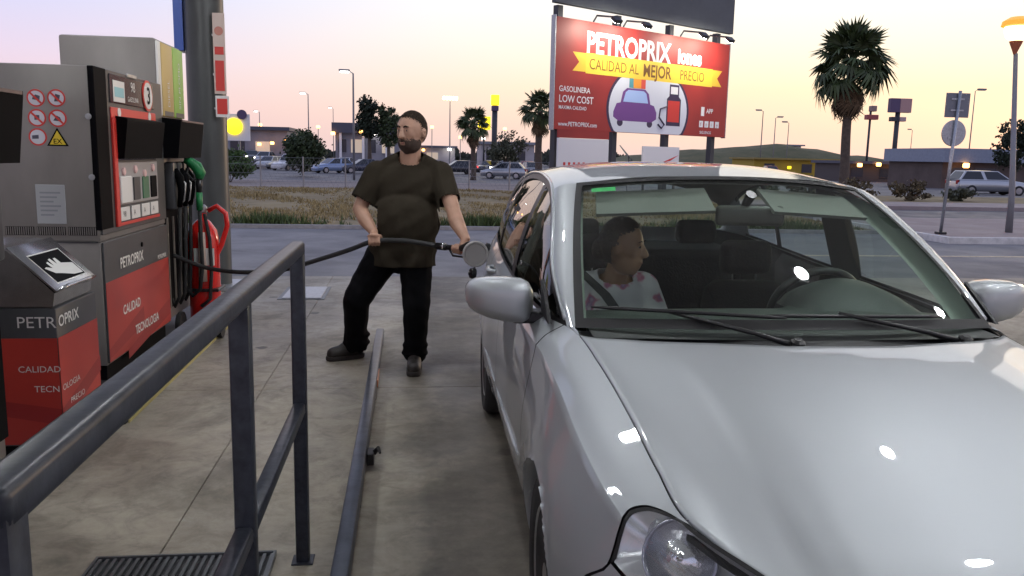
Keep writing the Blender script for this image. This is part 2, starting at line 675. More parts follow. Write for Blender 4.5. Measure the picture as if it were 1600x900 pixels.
tag(MB().box(-40, 10.45, 17.0, 17.12, -.2, 0.07).build('verge_kerb', mat('kerb_concrete', (0.33, 0.31, 0.29), 0.8, var=0.2)), kind='structure')
tag(MB().box(5.8, 30, 12.9, 13.02, -.1, -0.002).build('road_line', mat('road_paint', (0.6, 0.5, 0.33), 0.7, var=0.3, scale=9)), kind='structure')
b = MB()
N_ = 60
for i in range(N_ + 1):
    x = 30 + i * 1.6
    for j, (dy, zf) in enumerate(((0, 0), (8, 0.75), (16, 1.0), (34, 0.9), (60, 0.0))):
        hgt = 4.3 * math.exp(-((x - 66) / 26) ** 2) + 0.25 * math.sin(x * .3) + .2 * math.sin(x * .77)
        b.v.append((x, 132 + dy, max(0, hgt) * zf - 0.1 * (zf == 0)))
b.f += [(i * 5 + j, (i + 1) * 5 + j, (i + 1) * 5 + j + 1, i * 5 + j + 1) for i in range(N_) for j in range(4)]
tag(b.build('grassy_hill', mat('hill_grass', (0.075, 0.085, 0.035), 0.95, col2=(0.15, 0.13, 0.06), scale=0.5), smooth=True), kind='structure')


def blades(name, m, pts, h, w, label, cat, lean=0.8, per=4):
    b = MB()
    for x, y, z, sc in pts:
        for _ in range(per):
            a = rnd.uniform(0, 6.283)
            hh = h * sc * rnd.uniform(.5, 1.2)
            dx, dy = math.cos(a), math.sin(a)
            ox, oy = rnd.gauss(0, .05), rnd.gauss(0, .05)
            l = rnd.uniform(.1, lean) * hh
            p = (x + ox, y + oy)
            b.add([(p[0] - dy * w, p[1] + dx * w, z), (p[0] + dy * w, p[1] - dx * w, z), (p[0] + dx * l, p[1] + dy * l, z + hh)], [(0, 1, 2)])
    return tag(b.build(name, m), label, cat, kind='stuff')


pts = []
while len(pts) < 15000:
    x, y = rnd.uniform(-16, 10.3), 17.5 + 18.3 * rnd.random() ** 1.2
    pt = math.sin(x * .9 + y * .35) * math.sin(x * .33 - y * .7 + 1) + .5 * math.sin(x * 2.3 + y * 1.1)
    if rnd.random() < .45 + .5 * pt:
        pts.append((x, y, 0.03, rnd.uniform(.35, .9) * (1 + .35 * pt)))
blades('dry_grass', mat('dry_grass_blade', (0.33, 0.25, 0.11), 0.9, island=.5), pts, 0.10, 0.016, 'dry yellow grass covering the verge behind the road', 'grass')
pts = []
for _ in range(2000):
    x = rnd.uniform(-14, 10.2)
    d = abs(rnd.gauss(0, .55)) + .1
    dens = .5 + .5 * math.sin(x * 1.3) * math.sin(x * .47 + 1)
    if rnd.random() < dens * dens + .05:
        pts.append((x, 17.2 + d, 0.03, rnd.uniform(.5, 1.3) * (.6 + dens * .8)))
for cx in (-4.9, -4.4, -2.9, 1.6, 8.0, 6.4):
    pts += [(cx + rnd.gauss(0, .3), 17.6 + rnd.gauss(0, .15), .03, rnd.uniform(1.1, 2.2)) for _ in range(160)]
blades('green_weeds', mat('weed_blade', (0.08, 0.115, 0.035), 0.85, island=.5), pts, 0.13, 0.022, 'low green weeds along the road edge of the verge', 'weeds')

# ------------------------------------------------------------------ canopy over the forecourt (above the frame, seen in reflections)
CZ = 4.75
can = thing('canopy', (-2.2, 9.35, 0), 'flat filling station canopy roof high above the pumps and car', 'canopy')
MB().box(-8.5, 10.5, -9, 9.9, CZ + .02, CZ + .5).build('roof_slab', mat('canopy_core', (0.3, 0.3, 0.3), 0.7), can)
M_ceil = mat('canopy_soffit', (0.84, 0.85, 0.85), 0.5)
for i in range(19):
    MB().box(-8.5 + i + .006, -7.5 + i - .006, -9, 9.9, CZ, CZ + .019).build('soffit_panel', M_ceil, can)
M_fasc = mat('fascia_red', (0.5, 0.04, 0.03), 0.4)
for a in ((-8.56, 10.56, 9.9, 9.96), (-8.56, 10.56, -9.06, -9)):
    MB().box(*a, CZ - .06, CZ + .6).build('fascia', M_fasc, can)
for a in ((-8.56, -8.5, -9, 9.9), (10.5, 10.56, -9, 9.9)):
    MB().box(*a, CZ - .06, CZ + .6).build('fascia', M_fasc, can)
M_led = mat('led_panel', (0.95, 0.97, 1.0), 0.5, emit=205)
M_lampbody = mat('lamp_housing', (0.6, 0.6, 0.6), 0.4)
LAMPS = [(3.2, 3.9), (3.4, 2.0), (3.3, -1.2), (-.2, 5.2), (-3.6, 5.2), (-3.6, 1.0), (7.0, 5.0), (7.0, 1.0), (-3.6, -3.6)]
for i, (x, y) in enumerate(LAMPS):
    t = thing('canopy_lamp', (x, y, CZ), 'round white ceiling lamp under the canopy, out of view overhead', 'lamp', 'lamps in the canopy ceiling')
    MB().rbox(x - .15, x + .15, y - .15, y + .15, CZ - .09, CZ - .002, .02, 1).build('housing', M_lampbody, t)
    MB().lathe([(.105, -.092), (.108, -.15), (.095, -.20), (.06, -.235), (0, -.245)], (x, y, CZ), (0, 0, 1), 24).build('lens', M_led, t, smooth=40)

M_col = mat('column_paint', (0.05, 0.056, 0.056), 0.38, var=0.25, scale=3, stretch=(1, 1, .3))


def column(x0, x1, y0, y1, label):
    t = thing('canopy_column', ((x0 + x1) / 2, (y0 + y1) / 2, 0), label, 'column')
    MB().lathe([((x1 - x0) / 2, 0), ((x1 - x0) / 2, CZ - .002)], ((x0 + x1) / 2, (y0 + y1) / 2, 0), (0, 0, 1), 40).build('shaft', M_col, t, smooth=40)
    MB().rbox(x0 - .1, x1 + .1, y0 - .1, y1 + .1, 0, .05, .01, 1).build('base_plate', M_galv, t)
    return t


column(-2.37, -1.97, 9.3, 9.72, 'tall dark grey steel column rising behind the petrol pump')
column(7.35, 7.75, 8.3, 8.7, 'dark canopy column beyond the right edge, mirrored in the bonnet')
# posters on the column's side towards the road, blue board on its other side
t = thing('column_poster', (-1.97, 9.5, 2.2), 'narrow red and white posters fixed one above the other on the column', 'poster')
MB().box(-2.035, -1.915, 9.276, 9.29, 2.10, 2.92).build('upper_board', mat('poster_cream', (0.62, 0.5, 0.44), 0.5), t)
MB().box(-2.03, -1.895, 9.276, 9.29, 1.86, 2.08).build('lower_board', M_white, t)
MB().box(-2.02, -1.93, 9.273, 9.2755, 2.13, 2.44).build('red_block', M_redprint, t)
MB().box(-2.015, -1.91, 9.273, 9.2755, 1.89, 2.05).build('red_panel', M_redprint, t)
MB().box(-2.02, -1.93, 9.273, 9.2755, 2.50, 2.58).build('red_stripe', M_redprint, t)
MB().lathe([(.045, 0), (.045, .003)], (-1.975, 9.2758, 2.74), (0, -1, 0), 20).build('round_mark', mat('poster_mark', (0.5, 0.2, 0.15), .5), t)
for z in (1.95, 2.3, 2.7):
    MB().box(-2.05, -1.98, 9.291, 9.34, z - .01, z + .01).build('clip', M_galv, t)
t = thing('blue_board', (-2.45, 9.6, 2.55), 'narrow blue board on the far side of the dark column', 'board')
MB().box(-2.47, -2.375, 9.45, 9.5, 2.55, 4.6).build('panel', mat('blue_paint', (0.03, 0.09, 0.42), .4), t)
MB().box(-2.48, -2.36, 9.5, 9.53, 2.53, 4.62).build('backing', M_galv, t)

# ------------------------------------------------------------------ silver hatchback (local frame: x to its left side, y backwards from the front axle)
CAR = thing('parked_car', (1.265, 2.2, 0), 'large silver hatchback in the foreground being refuelled, woman inside', 'car', rz=R(-1.4))
M_paint = mat('silver_paint', (0.455, 0.48, 0.50), 0.58, 0.9, coat=.9, coat_rough=0.012)
M_gap = mat('panel_gap', (0.008, 0.008, 0.009), 0.7)
M_ws = glass('windscreen_glass', (0.80, 0.90, 0.85), .62, dirt=0.007)
M_sg = glass('side_glass', (0.80, 0.87, 0.84), 1.25)
M_trim = mat('black_trim', (0.014, 0.014, 0.016), 0.42, bump=.05, bscale=200)

ST = [-.95, -.80, -.62, -.45, -.2, .1, .4, .7, 1.1, 1.6, 2.1, 2.6, 2.9, 3.15, 3.3]
R0 = [(.42, .62), (.53, .708), (.665, .762), (.688, .808), (.701, .868), (.716, .92), (.738, .955), (.80, .955), (.828, .965), (.838, .98), (.838, 1.0), (.82, 1.03), (.795, 1.05), (.74, 1.06), (.68, 1.06)]
R1 = [(.45, .58), (.60, .66), (.722, .72), (.775, .765), (.805, .825), (.812, .875), (.826, .91), (.848, .92), (.862, .925), (.87, .935), (.87, .95), (.857, .97), (.83, .985), (.77, .99), (.71, .99)]
R2 = [(.47, .54), (.64, .60), (.775, .66), (.835, .71), (.868, .765), (.876, .81), (.882, .835), (.888, .845), (.894, .85), (.898, .86), (.898, .87), (.887, .885), (.857, .89), (.79, .89), (.73, .89)]
R3 = [(.48, .45), (.66, .48), (.79, .52), (.865, .56), (.912, .60), (.915, .63), (.898, .64), (.893, .64), (.897, .64), (.90, .64), (.905, .65), (.922, .67), (.887, .68), (.81, .68), (.75, .68)]
R4 = [(.48, .33), (.66, .35), (.79, .37), (.87, .39), (.92, .42), (.922, .42), (.892, .40), (.885, .38), (.89, .38), (.893, .38), (.90, .40), (.928, .43), (.887, .43), (.81, .43), (.75, .43)]
R5 = [(.45, .2), (.62, .2), (.75, .2), (.83, .2), (.88, .2), (.88, .2), (.845, .19), (.835, .19), (.835, .19), (.838, .19), (.845, .2), (.88, .22), (.85, .24), (.78, .25), (.72, .25)]
ROWS = np.array([R0, R1, R2, R3, R4, R5])            # 6 x n x 2
ROWS[2] = ROWS[1] + .35 * (ROWS[2] - ROWS[1])           # shoulder crease sits high on the flank
ROWS[1] = ROWS[0] + .58 * (ROWS[2] - ROWS[0]) + np.array([.004, .007])


def side(y, t):
    """point (half-width, y, z) of the body side at station y, row parameter t in 0..1"""
    y = np.asarray(y, float)
    t = np.asarray(t, float)
    rows = np.stack([catmull(ST, ROWS[k], y) for k in range(6)])        # 6 x shape x 2
    up = catmull([0, .2, .4], np.eye(3), np.clip(t, 0, .4))
    lo = catmull([.4, .6, .8, 1], np.eye(4), np.clip(t, .4, 1))
    a = sum(up[..., k, None] * rows[k] for k in range(3))
    c = sum(lo[..., k, None] * rows[2 + k] for k in range(4))
    wz = np.where((t <= .4)[..., None], a, c)
    return np.stack([wz[..., 0], y, wz[..., 1]], -1)


def side_patch(s, y0, y1, t0, t1, ny, nt, inset=0.0, arches=True):
    """y0,y1 numbers or functions of t; returns grid + keep mask with wheel arches cut out"""
    tt = np.linspace(t0, t1, nt)
    if t0 < .4 < t1:
        tt[np.argmin(abs(tt - .4))] = .4
    T, U = np.meshgrid(tt, np.linspace(0, 1, ny))
    a = y0(T) if callable(y0) else y0
    z = y1(T) if callable(y1) else y1
    P = side(a + (z - a) * U, T)
    keep = np.ones((ny - 1, nt - 1), bool)
    if arches:
        for cy in (0.0, 2.6):
            d = np.hypot(P[..., 1] - cy, P[..., 2] - .31)
            RR = .345
            ins = d < RR
            q = ins[:-1, :-1] & ins[1:, :-1] & ins[:-1, 1:] & ins[1:, 1:]
            keep &= ~q
            near = ins & (d > 1e-3)
            f = np.where(near, RR / np.maximum(d, 1e-3), 1)
            edge = near & (d > RR - .09)
            P[..., 1] = np.where(edge, cy + (P[..., 1] - cy) * f, P[..., 1])
            P[..., 2] = np.where(edge, .31 + (P[..., 2] - .31) * f, P[..., 2])
    P[..., 0] -= inset
    P[..., 0] *= s
    return P, keep


def yb(t):      # headlamp / bumper seam
    return pchip([0, .06, .18, .32, .42, .5, .6, 1], [-.63, -.578, -.528, -.512, -.518, -.53, -.47, -.45], t)


def flare(P, keep, s, width=.07):
    pass


for s in (-1, 1):
    fl = s > 0
    g = .004
    P, kp = side_patch(s, lambda t: yb(t) + g, .505 - g, 0.0, 1, 70, 60)
    MB().grid(P, fl, kp).build('fender', M_paint, CAR, smooth=True, local=True, clean=True)
    P, kp = side_patch(s, .505 + g, 1.55 - g, 0.0, 1, 50, 50)
    dr = MB().grid(P, fl, kp).build('door', M_paint, CAR, smooth=True, local=True, clean=True)
    P, kp = side_patch(s, 1.55 + g, 2.3 - g, 0.0, 1, 50, 60)
    dr2 = MB().grid(P, fl, kp).build('door', M_paint, CAR, smooth=True, local=True, clean=True)
    P, kp = side_patch(s, 2.3 + g, 3.3, 0.0, 1, 60, 60)
    MB().grid(P, fl, kp).build('rear_quarter', M_paint, CAR, smooth=True, local=True, clean=True)
    P, kp = side_patch(s, -.95, lambda t: yb(t) - g, .5, 1, 30, 20, arches=False)
    MB().grid(P, fl).build('bumper_corner', M_paint, CAR, smooth=True, local=True, clean=True)
    P, kp = side_patch(s, lambda t: np.where(t < .53, yb(t) + .012, -.94), 3.28, 0.01, 1, 190, 50, inset=.02)
    MB().grid(P, fl, kp).build('inner_shell', M_gap, CAR, local=True, clean=True)
    # arch lips and wheel wells
    for cy in (0, 2.6):
        b = MB()
        ring = []
        for a in np.linspace(R(-15), R(195), 44):
            yy, zz = cy + .345 * math.cos(a), .31 + .345 * math.sin(a)
            tt = np.linspace(.2, 1, 200)
            q = side(np.full(200, yy), tt)
            w = q[np.argmin(abs(q[:, 2] - zz)), 0]
            ring.append([(s * w, yy, zz), (s * (w - .012), cy + .337 * math.cos(a), .31 + .337 * math.sin(a)), (s * (w - .05), cy + .338 * math.cos(a), .31 + .338 * math.sin(a))])
        b.grid(ring, not fl).build('arch_lip', M_paint, CAR, smooth=True, local=True)
        b = MB()
        b.grid([[(s * x, cy + .36 * math.cos(a), .31 + .36 * math.sin(a)) for x in (.86, .6)] for a in np.linspace(R(-20), R(200), 24)])
        b.build('wheel_well', M_gap, CAR, local=True)
    # mouldings and handles on the doors
    for d, y0, y1 in ((dr, .6, 1.5), (dr2, 1.6, 2.2)):
        q0, q1 = side(np.array([y0, y1]), np.array([.74, .74]))
        yy = np.linspace(y0, y1, 14)
        q = side(yy, np.full(14, .735))
        MB().tube([(s * (p[0] + .002), p[1], p[2]) for p in q], [.002, .004] + [.008] * 10 + [.004, .002], 8).build('door_moulding', M_paint, d, smooth=True, local=True)
        q = side(np.array([y1 - .22]), np.array([.33]))[0]
        MB().tube([(s * (q[0] - .005), q[1], q[2]), (s * (q[0] + .03), q[1] + .03, q[2]), (s * (q[0] + .03), q[1] + .15, q[2]), (s * (q[0] - .005), q[1] + .18, q[2])], [.012, .013, .013, .012], 8).build('door_handle', M_paint, d, smooth=True, local=True)

# bonnet
V = np.linspace(-1, 1, 81)
U = np.linspace(0, 1, 50)
vv, ss = np.meshgrid(V, U)
av = abs(vv)
yf = np.interp(av, [0, .3, .55, .8, .92, 1], [-.945, -.935, -.90, -.80, -.705, -.615])
yr = np.interp(av, [0, .25, .5, .75, .9, 1], [.06, .075, .125, .21, .29, .36])
zf = np.interp(av, [0, .3, .55, .8, .92, 1], [.69, .69, .695, .708, .735, .757])
zr = np.interp(av, [0, .5, .8, 1], [.985, .98, .965, .951])
yc = -.615 + (.36 + .615) * ss
we = catmull(ST, np.array(R0)[:, 0], yc) - .005
ye = yf + (yr - yf) * ss
z = zf + (zr - zf) * ss + 4 * ss * (1 - ss) * (.015 + .038 * (1 - av ** 2.2))
ridge = .72 - .05 * (1 - ss)
st_ = np.clip((ridge + .03 - av) / .06, 0, 1)
z = z + .0075 * st_ * st_ * (3 - 2 * st_) * np.clip(ss * 8, 0, 1) * np.clip((1 - ss) * 2.2, 0, 1)
ze = catmull(ST, np.array(R0)[:, 1], yc)
bl = np.clip((av - .86) / .14, 0, 1) ** 2
z = z * (1 - bl * (ss > .0)) + (ze + .001) * bl * (ss > .0) if True else z
z[0] = zf[0]
P = np.stack([vv * we, ye, z], -1)
HOOD = MB().grid(P).build('bonnet', M_paint, CAR, smooth=True, local=True, solid=.012)
# bay under the bonnet gaps
P2 = P.copy()
P2[..., 0] *= 1.014
P2[..., 2] -= .03
MB().grid(P2).build('bonnet_underside', M_gap, CAR, local=True)

# front bumper and grille
T, U2 = np.meshgrid(np.linspace(.5, 1, 12), np.linspace(-1, 1, 31))
e = side(np.full(T.shape, -.95), T)
P = np.stack([e[..., 0] * U2, -.95 - .09 * (1 - U2 ** 2), e[..., 2]], -1)
bu = MB().grid(P).build('front_bumper', M_paint, CAR, smooth=True, local=True)
T, U2 = np.meshgrid(np.linspace(0, .5, 6), np.linspace(-1, 1, 31))
e = side(np.full(T.shape, -.95), T)
P = np.stack([e[..., 0] * U2, -.94 - .055 * (1 - U2 ** 2), e[..., 2] + .03 * (1 - U2 ** 2) * (1 - 2 * T)], -1)
MB().grid(P).build('grille', M_trim, CAR, smooth=True, local=True)

# headlamps
M_hl = glass('headlamp_glass', (0.93, 0.95, 0.96), 1.0)
for s in (-1, 1):
    fl = s > 0
    P, _ = side_patch(s, -.95, lambda t: yb(t) - .009, .02, .495, 40, 30, arches=False)
    hl = MB().grid(P, fl).build('headlamp', M_hl, CAR, smooth=True, local=True)
    P, _ = side_patch(s, -.95, lambda t: yb(t) - .003, .005, .5, 40, 30, inset=.0, arches=False)
    # black seal round the lens
    b = MB()
    Pi, _ = side_patch(s, -.95, lambda t: yb(t) - .016, .035, .48, 40, 30, inset=-.0015, arches=False)
    b.grid(np.stack([P[-1], Pi[-1]], 0), fl)
    b.grid(np.stack([P[:, 0], Pi[:, 0]], 1), fl)
    b.build('headlamp_seal', M_gap, hl, smooth=True, local=True)
    # housing follows the lens 45 mm deeper
    P, _ = side_patch(s, -.95, lambda t: yb(t) - .012, .02, .49, 24, 20, arches=False)
    ctr = np.array([s * .40, -.45, .50])
    dv = P - ctr
    dn = dv / np.linalg.norm(dv, axis=-1, keepdims=True)
    e0 = np.minimum(np.minimum(np.arange(24)[::-1], 30)[:, None], np.minimum(np.arange(20), np.arange(20)[::-1])[None, :])
    dep = np.clip(e0 / 4, 0, 1) * .075
    P = P - dn * dep[..., None]
    MB().grid(P, fl).build('headlamp_housing', mat('lamp_silver', (0.62, 0.62, 0.63), 0.25, 0.45, bump=.15, bscale=14), hl, smooth=True, local=True)
    q = side(np.array([-.66]), np.array([.29]))[0]
    ax = Vector((s * .52, -.76, .42)).normalized()
    c0 = Vector((s * q[0], q[1], q[2])) - ax * .05
    MB().lathe([(.080, 0), (.083, .010), (.080, .016), (.074, .012), (.072, 0)], c0, ax, 36).build('lamp_bezel', mat('bezel_dark', (0.30, 0.30, 0.34), 0.2, .6), hl, smooth=True, local=True)
    MB().lathe([(.0735, .010), (.064, -.014), (.048, -.032), (.028, -.042), (.012, -.044), (0.0, -.044)], c0, ax, 36).build('reflector', mat('reflector_bowl', (.75, .76, .78), .16, .75, bump=.5, bscale=28), hl, smooth=True, local=True)
    MB().lathe([(.012, -.044), (.012, .0), (.007, .012), (0, .014)], c0, ax, 16).build('bulb', M_chrome, hl, smooth=True, local=True)
    q = side(np.array([-.84]), np.array([.22]))[0]
    c1 = Vector((s * q[0], q[1], q[2])) - Vector((s * .25, -.93, .25)).normalized() * .055
    MB().lathe([(.062, .012), (.052, -.012), (.03, -.03), (.0, -.034)], c1, (s * .25, -.93, .25), 30).build('inner_reflector', MATS['reflector_bowl'], hl, smooth=True, local=True)
    q = side(np.array([-.575]), np.array([.3]))[0]
    c2 = Vector((s * q[0], q[1], q[2])) - Vector((s * .8, -.4, .3)).normalized() * .03
    MB().lathe([(.026, .0), (.022, -.012), (.010, -.018), (0, -.018)], c2, (s * .8, -.4, .3), 16).build('indicator_bowl', MATS['reflector_bowl'], hl, smooth=True, local=True)

# scuttle, windscreen, pillars, roof
v = np.linspace(-1, 1, 41)


def ws(v_, s_):
    q = 1 - v_ ** 2
    x = v_ * (.732 + (.605 - .732) * s_ + .012 * 4 * s_ * (1 - s_))
    yy = (.43 - .20 * q) * (1 - s_) + (1.22 - .15 * q) * s_
    zz = (.962 + .033 * q) * (1 - s_) + (1.412 + .042 * q) * s_ + .03 * 4 * s_ * (1 - s_)
    return np.stack([x, yy, zz], -1)


vv, ss = np.meshgrid(v, np.linspace(0, 1, 24))
WS = MB().grid(ws(vv, ss)).build('windscreen', M_ws, CAR, smooth=True, local=True)
fr = MB()
for (a0, a1, b0, b1) in ((-1, -.962, 0, 1), (.97, 1, 0, 1), (-1, 1, .962, 1), (-1, 1, 0, .045)):
    vv, ss = np.meshgrid(np.linspace(a0, a1, 4 if a1 - a0 < 1 else 41), np.linspace(b0, b1, 24 if b1 - b0 > .5 else 3))
    Q = ws(vv, ss)
    Q[..., 2] += .0025
    Q[..., 1] -= .002
    fr.grid(Q)
fr.build('windscreen_border', M_gap, WS, smooth=True, local=True)
# scuttle between bonnet and glass
a = np.stack([v * .73, np.interp(abs(v), [0, .25, .5, .75, .9, 1], [.03, .045, .09, .18, .26, .33]), np.full(41, .925)], -1)
c = ws(v, np.zeros(41))
c[:, 2] -= .015
c[:, 1] += .03
SC = MB().grid(np.stack([a, (a + c) / 2 - np.array([0, 0, .008]), c])).build('scuttle', M_trim, CAR, smooth=True, local=True)

DY = [.46, .75, 1.0, 1.25, 1.5, 1.9, 2.3, 2.7, 3.0, 3.2]
DW = [.754, .765, .73, .70, .682, .672, .675, .69, .715, .74]
DZ = [.957, 1.125, 1.268, 1.378, 1.418, 1.440, 1.425, 1.36, 1.235, 1.075]


def dline(y):
    q = catmull(DY, np.array([DW, DZ]).T, y)
    return np.stack([q[..., 0], y, q[..., 1]], -1)


sp = np.linspace(0, 1, 30)
for s in (-1, 1):
    fl = s < 0
    # A-pillar: windscreen edge to door line
    e = ws(np.ones(30), sp)
    d = dline(.46 + (1.262 - .46) * sp)
    k = np.linspace(0, 1, 9)[:, None, None]
    P = e[None] * (1 - k) + d[None] * k
    bul = np.sin(np.pi * k) * .012 * np.clip(sp * 5, 0, 1)[None, :, None]
    P = P + bul * np.array([.75, -.25, .6])
    P[..., 0] *= s
    MB().grid(P, fl).build('windscreen_pillar', M_paint, CAR, smooth=True, local=True)
    # filler between bonnet line, fender top and pillar foot
    y_ = np.linspace(.34, .47, 8)
    f0 = side(y_, np.zeros(8))
    g0 = np.linspace(0, 1, 8)[:, None] * (dline(np.array([.47]))[0] - ws(np.ones(1), np.zeros(1))[0]) + ws(np.ones(1), np.zeros(1))[0]
    P = np.stack([f0, (f0 + g0) / 2 + np.array([0, 0, .006]), g0])
    P[..., 0] *= s
    MB().grid(P, fl).build('pillar_foot', M_paint, CAR, smooth=True, local=True)

vv, ss = np.meshgrid(np.linspace(-1, 1, 61), np.linspace(0, 1, 50))
y1 = 3.05 + .03 * (1 - vv ** 2)
y0 = 1.262 - .185 * (1 - abs(vv) ** 2)
ye = y0 + (y1 - y0) * ss
d = dline(1.262 + (3.05 - 1.262) * ss)
zc = catmull([0, .25, .5, .75, 1], [1.453, 1.497, 1.503, 1.475, 1.395], ss)
zz = d[..., 2] + (zc - d[..., 2]) * (1 - abs(vv) ** 3.2)
ROOF = MB().grid(np.stack([vv * d[..., 0], ye, zz], -1)).build('roof', M_paint, CAR, smooth=True, local=True)
MB().grid(np.stack([vv * d[..., 0] * .97, ye, zz - .03], -1)[::3, ::3]).build('headliner', mat('headliner_cloth', (0.30, 0.30, 0.28), .9), CAR, smooth=True, local=True)
MB().tube([(0, 2.75, 1.475), (0, 2.85, 1.53), (0, 3.1, 1.60)], [.02, .006, .003], 8).build('aerial', M_black, ROOF, smooth=True, local=True)

for s in (-1, 1):
    fl = s > 0
    # side glass between belt and roof line, split by the B-pillar
    for (y0, y1, nm) in ((.56, 1.50, 'door_glass'), (1.60, 2.40, 'door_glass'), (2.46, 2.86, 'quarter_glass')):
        yy = np.linspace(y0, y1, 24)
        top, bot = dline(yy), side(yy, np.zeros(24))
        dirn = (top - bot) / np.linalg.norm(top - bot, axis=-1, keepdims=True)
        top = top - dirn * .028
        bot = bot + dirn * .002
        k = np.linspace(0, 1, 10)[:, None, None]
        P = bot[None] * (1 - k) + top[None] * k
        P[..., 0] += np.sin(np.pi * k[..., 0]) * .022 - .012
        P[..., 0] *= s
        MB().grid(P, not fl).build(nm, M_sg, CAR, smooth=True, local=True)
    # black surround: rail strip, B and C posts, belt seal
    yy = np.linspace(.5, 2.9, 50)
    top, bot = dline(yy), side(yy, np.zeros(50))
    dirn = (top - bot) / np.linalg.norm(top - bot, axis=-1, keepdims=True)
    b = MB()
    tk = np.linspace(.004, .034, 3)[:, None, None]
    P = top[None] - dirn[None] * tk
    P[..., 0] *= s
    b.grid(P, fl)
    tk = np.linspace(-.001, .014, 3)[:, None, None]
    P = bot[None] + dirn[None] * tk
    P[..., 0] *= s
    b.grid(P, not fl)
    for y0, y1 in ((1.50, 1.60), (2.40, 2.46)):
        yy = np.linspace(y0, y1, 4)
        top2, bot2 = dline(yy), side(yy, np.zeros(4))
        k = np.linspace(0, 1, 10)[:, None, None]
        P = bot2[None] * (1 - k) + top2[None] * k
        P[..., 0] += np.sin(np.pi * k[..., 0]) * .022 - .006
        P[..., 0] *= s
        b.grid(P, not fl)
    b.build('window_surround', M_trim, CAR, smooth=True, local=True)
    # C-pillar panel
    yy = np.linspace(2.84, 3.2, 12)
    top2, bot2 = dline(yy), side(yy, np.zeros(12))
    k = np.linspace(0, 1, 8)[:, None, None]
    P = bot2[None] * (1 - k) + top2[None] * k
    P[..., 0] *= s
    MB().grid(P, not fl).build('rear_pillar', M_paint, CAR, smooth=True, local=True)
    # rail edge (painted gutter over the doors)
    yy = np.linspace(.5, 3.05, 50)
    P = dline(yy)
    P[:, 0] *= s
    MB().tube(P.tolist(), .008, 6).build('roof_rail', M_paint, CAR, smooth=True, local=True)

# tail: hatch, rear glass, bumper, lamps
T, U2 = np.meshgrid(np.linspace(0, 1, 20), np.linspace(-1, 1, 31))
e = side(np.full(T.shape, 3.3), T)
MB().grid(np.stack([e[..., 0] * U2, 3.3 + .07 * (1 - U2 ** 2) + .04 * np.sin(np.pi * T), e[..., 2]], -1), True).build('tailgate', M_paint, CAR, smooth=True, local=True)
k, U2 = np.meshgrid(np.linspace(0, 1, 10), np.linspace(-1, 1, 21))
xw = (.70 * (1 - k) + .69 * k)
MB().grid(np.stack([xw * U2, (3.05 + .03 * (1 - U2 ** 2)) * (1 - k) + (3.3 + .07 * (1 - U2 ** 2)) * k, (1.21 + (1.395 - 1.21) * (1 - abs(U2) ** 3)) * (1 - k) + 1.06 * k], -1), True).build('rear_window', M_sg, CAR, smooth=True, local=True)
for s in (-1, 1):
    q = side(np.linspace(3.12, 3.3, 6), np.full(6, .0))
    P, _ = side_patch(s, 3.13, 3.3, .02, .55, 8, 10, inset=-.004, arches=False)
    MB().grid(P, s > 0).build('tail_lamp', mat('tail_lens', (.35, .01, .01), .15), CAR, smooth=True, local=True)

# wheels
M_rim = mat('wheel_silver', (.42, .42, .43), .3, .8)
for s in (-1, 1):
    for cy in (0, 2.6):
        w0 = .885 if cy == 0 else .89
        o = (s * (w0 - .2), cy, .31)
        wh = MB().lathe([(.215, .0), (.29, .0), (.308, .02), (.312, .06), (.312, .14), (.308, .18), (.288, .2), (.225, .198), (.205, .19)], o, (s, 0, 0), 40).build('wheel', M_rubber, CAR, smooth=True, local=True)
        MB().lathe([(.205, .185), (.208, .195), (.2, .19), (.185, .15), (.175, .06)], o, (s, 0, 0), 40).build('rim', M_rim, wh, smooth=True, local=True)
        b = MB()
        for i in range(9):
            a = 2 * math.pi * i / 9
            d = Vector((0, math.cos(a), math.sin(a)))
            pdir = Vector((0, -math.sin(a), math.cos(a)))
            b.obox(Vector(o) + Vector((s * .172, 0, 0)) + d * .115, d * .085, pdir * .026, Vector((s * .008, 0, 0)))
        b.lathe([(.06, .16), (.06, .182), (.045, .19), (0, .192)], o, (s, 0, 0), 20)
        b.build('spokes', M_rim, wh, local=True)
        MB().lathe([(.14, .1), (.14, .12), (.0, .12)], o, (s, 0, 0), 24).build('brake_disc', mat('brown_brake', (.09, .055, .04), .6, .5), wh, local=True)
MB().box(-.62, .62, -.75, 3.1, .17, .34).build('underbody', M_gap, CAR, local=True)
MB().box(-.82, .82, .42, 2.2, .2, .3).build('floor_pan', M_gap, CAR, local=True)

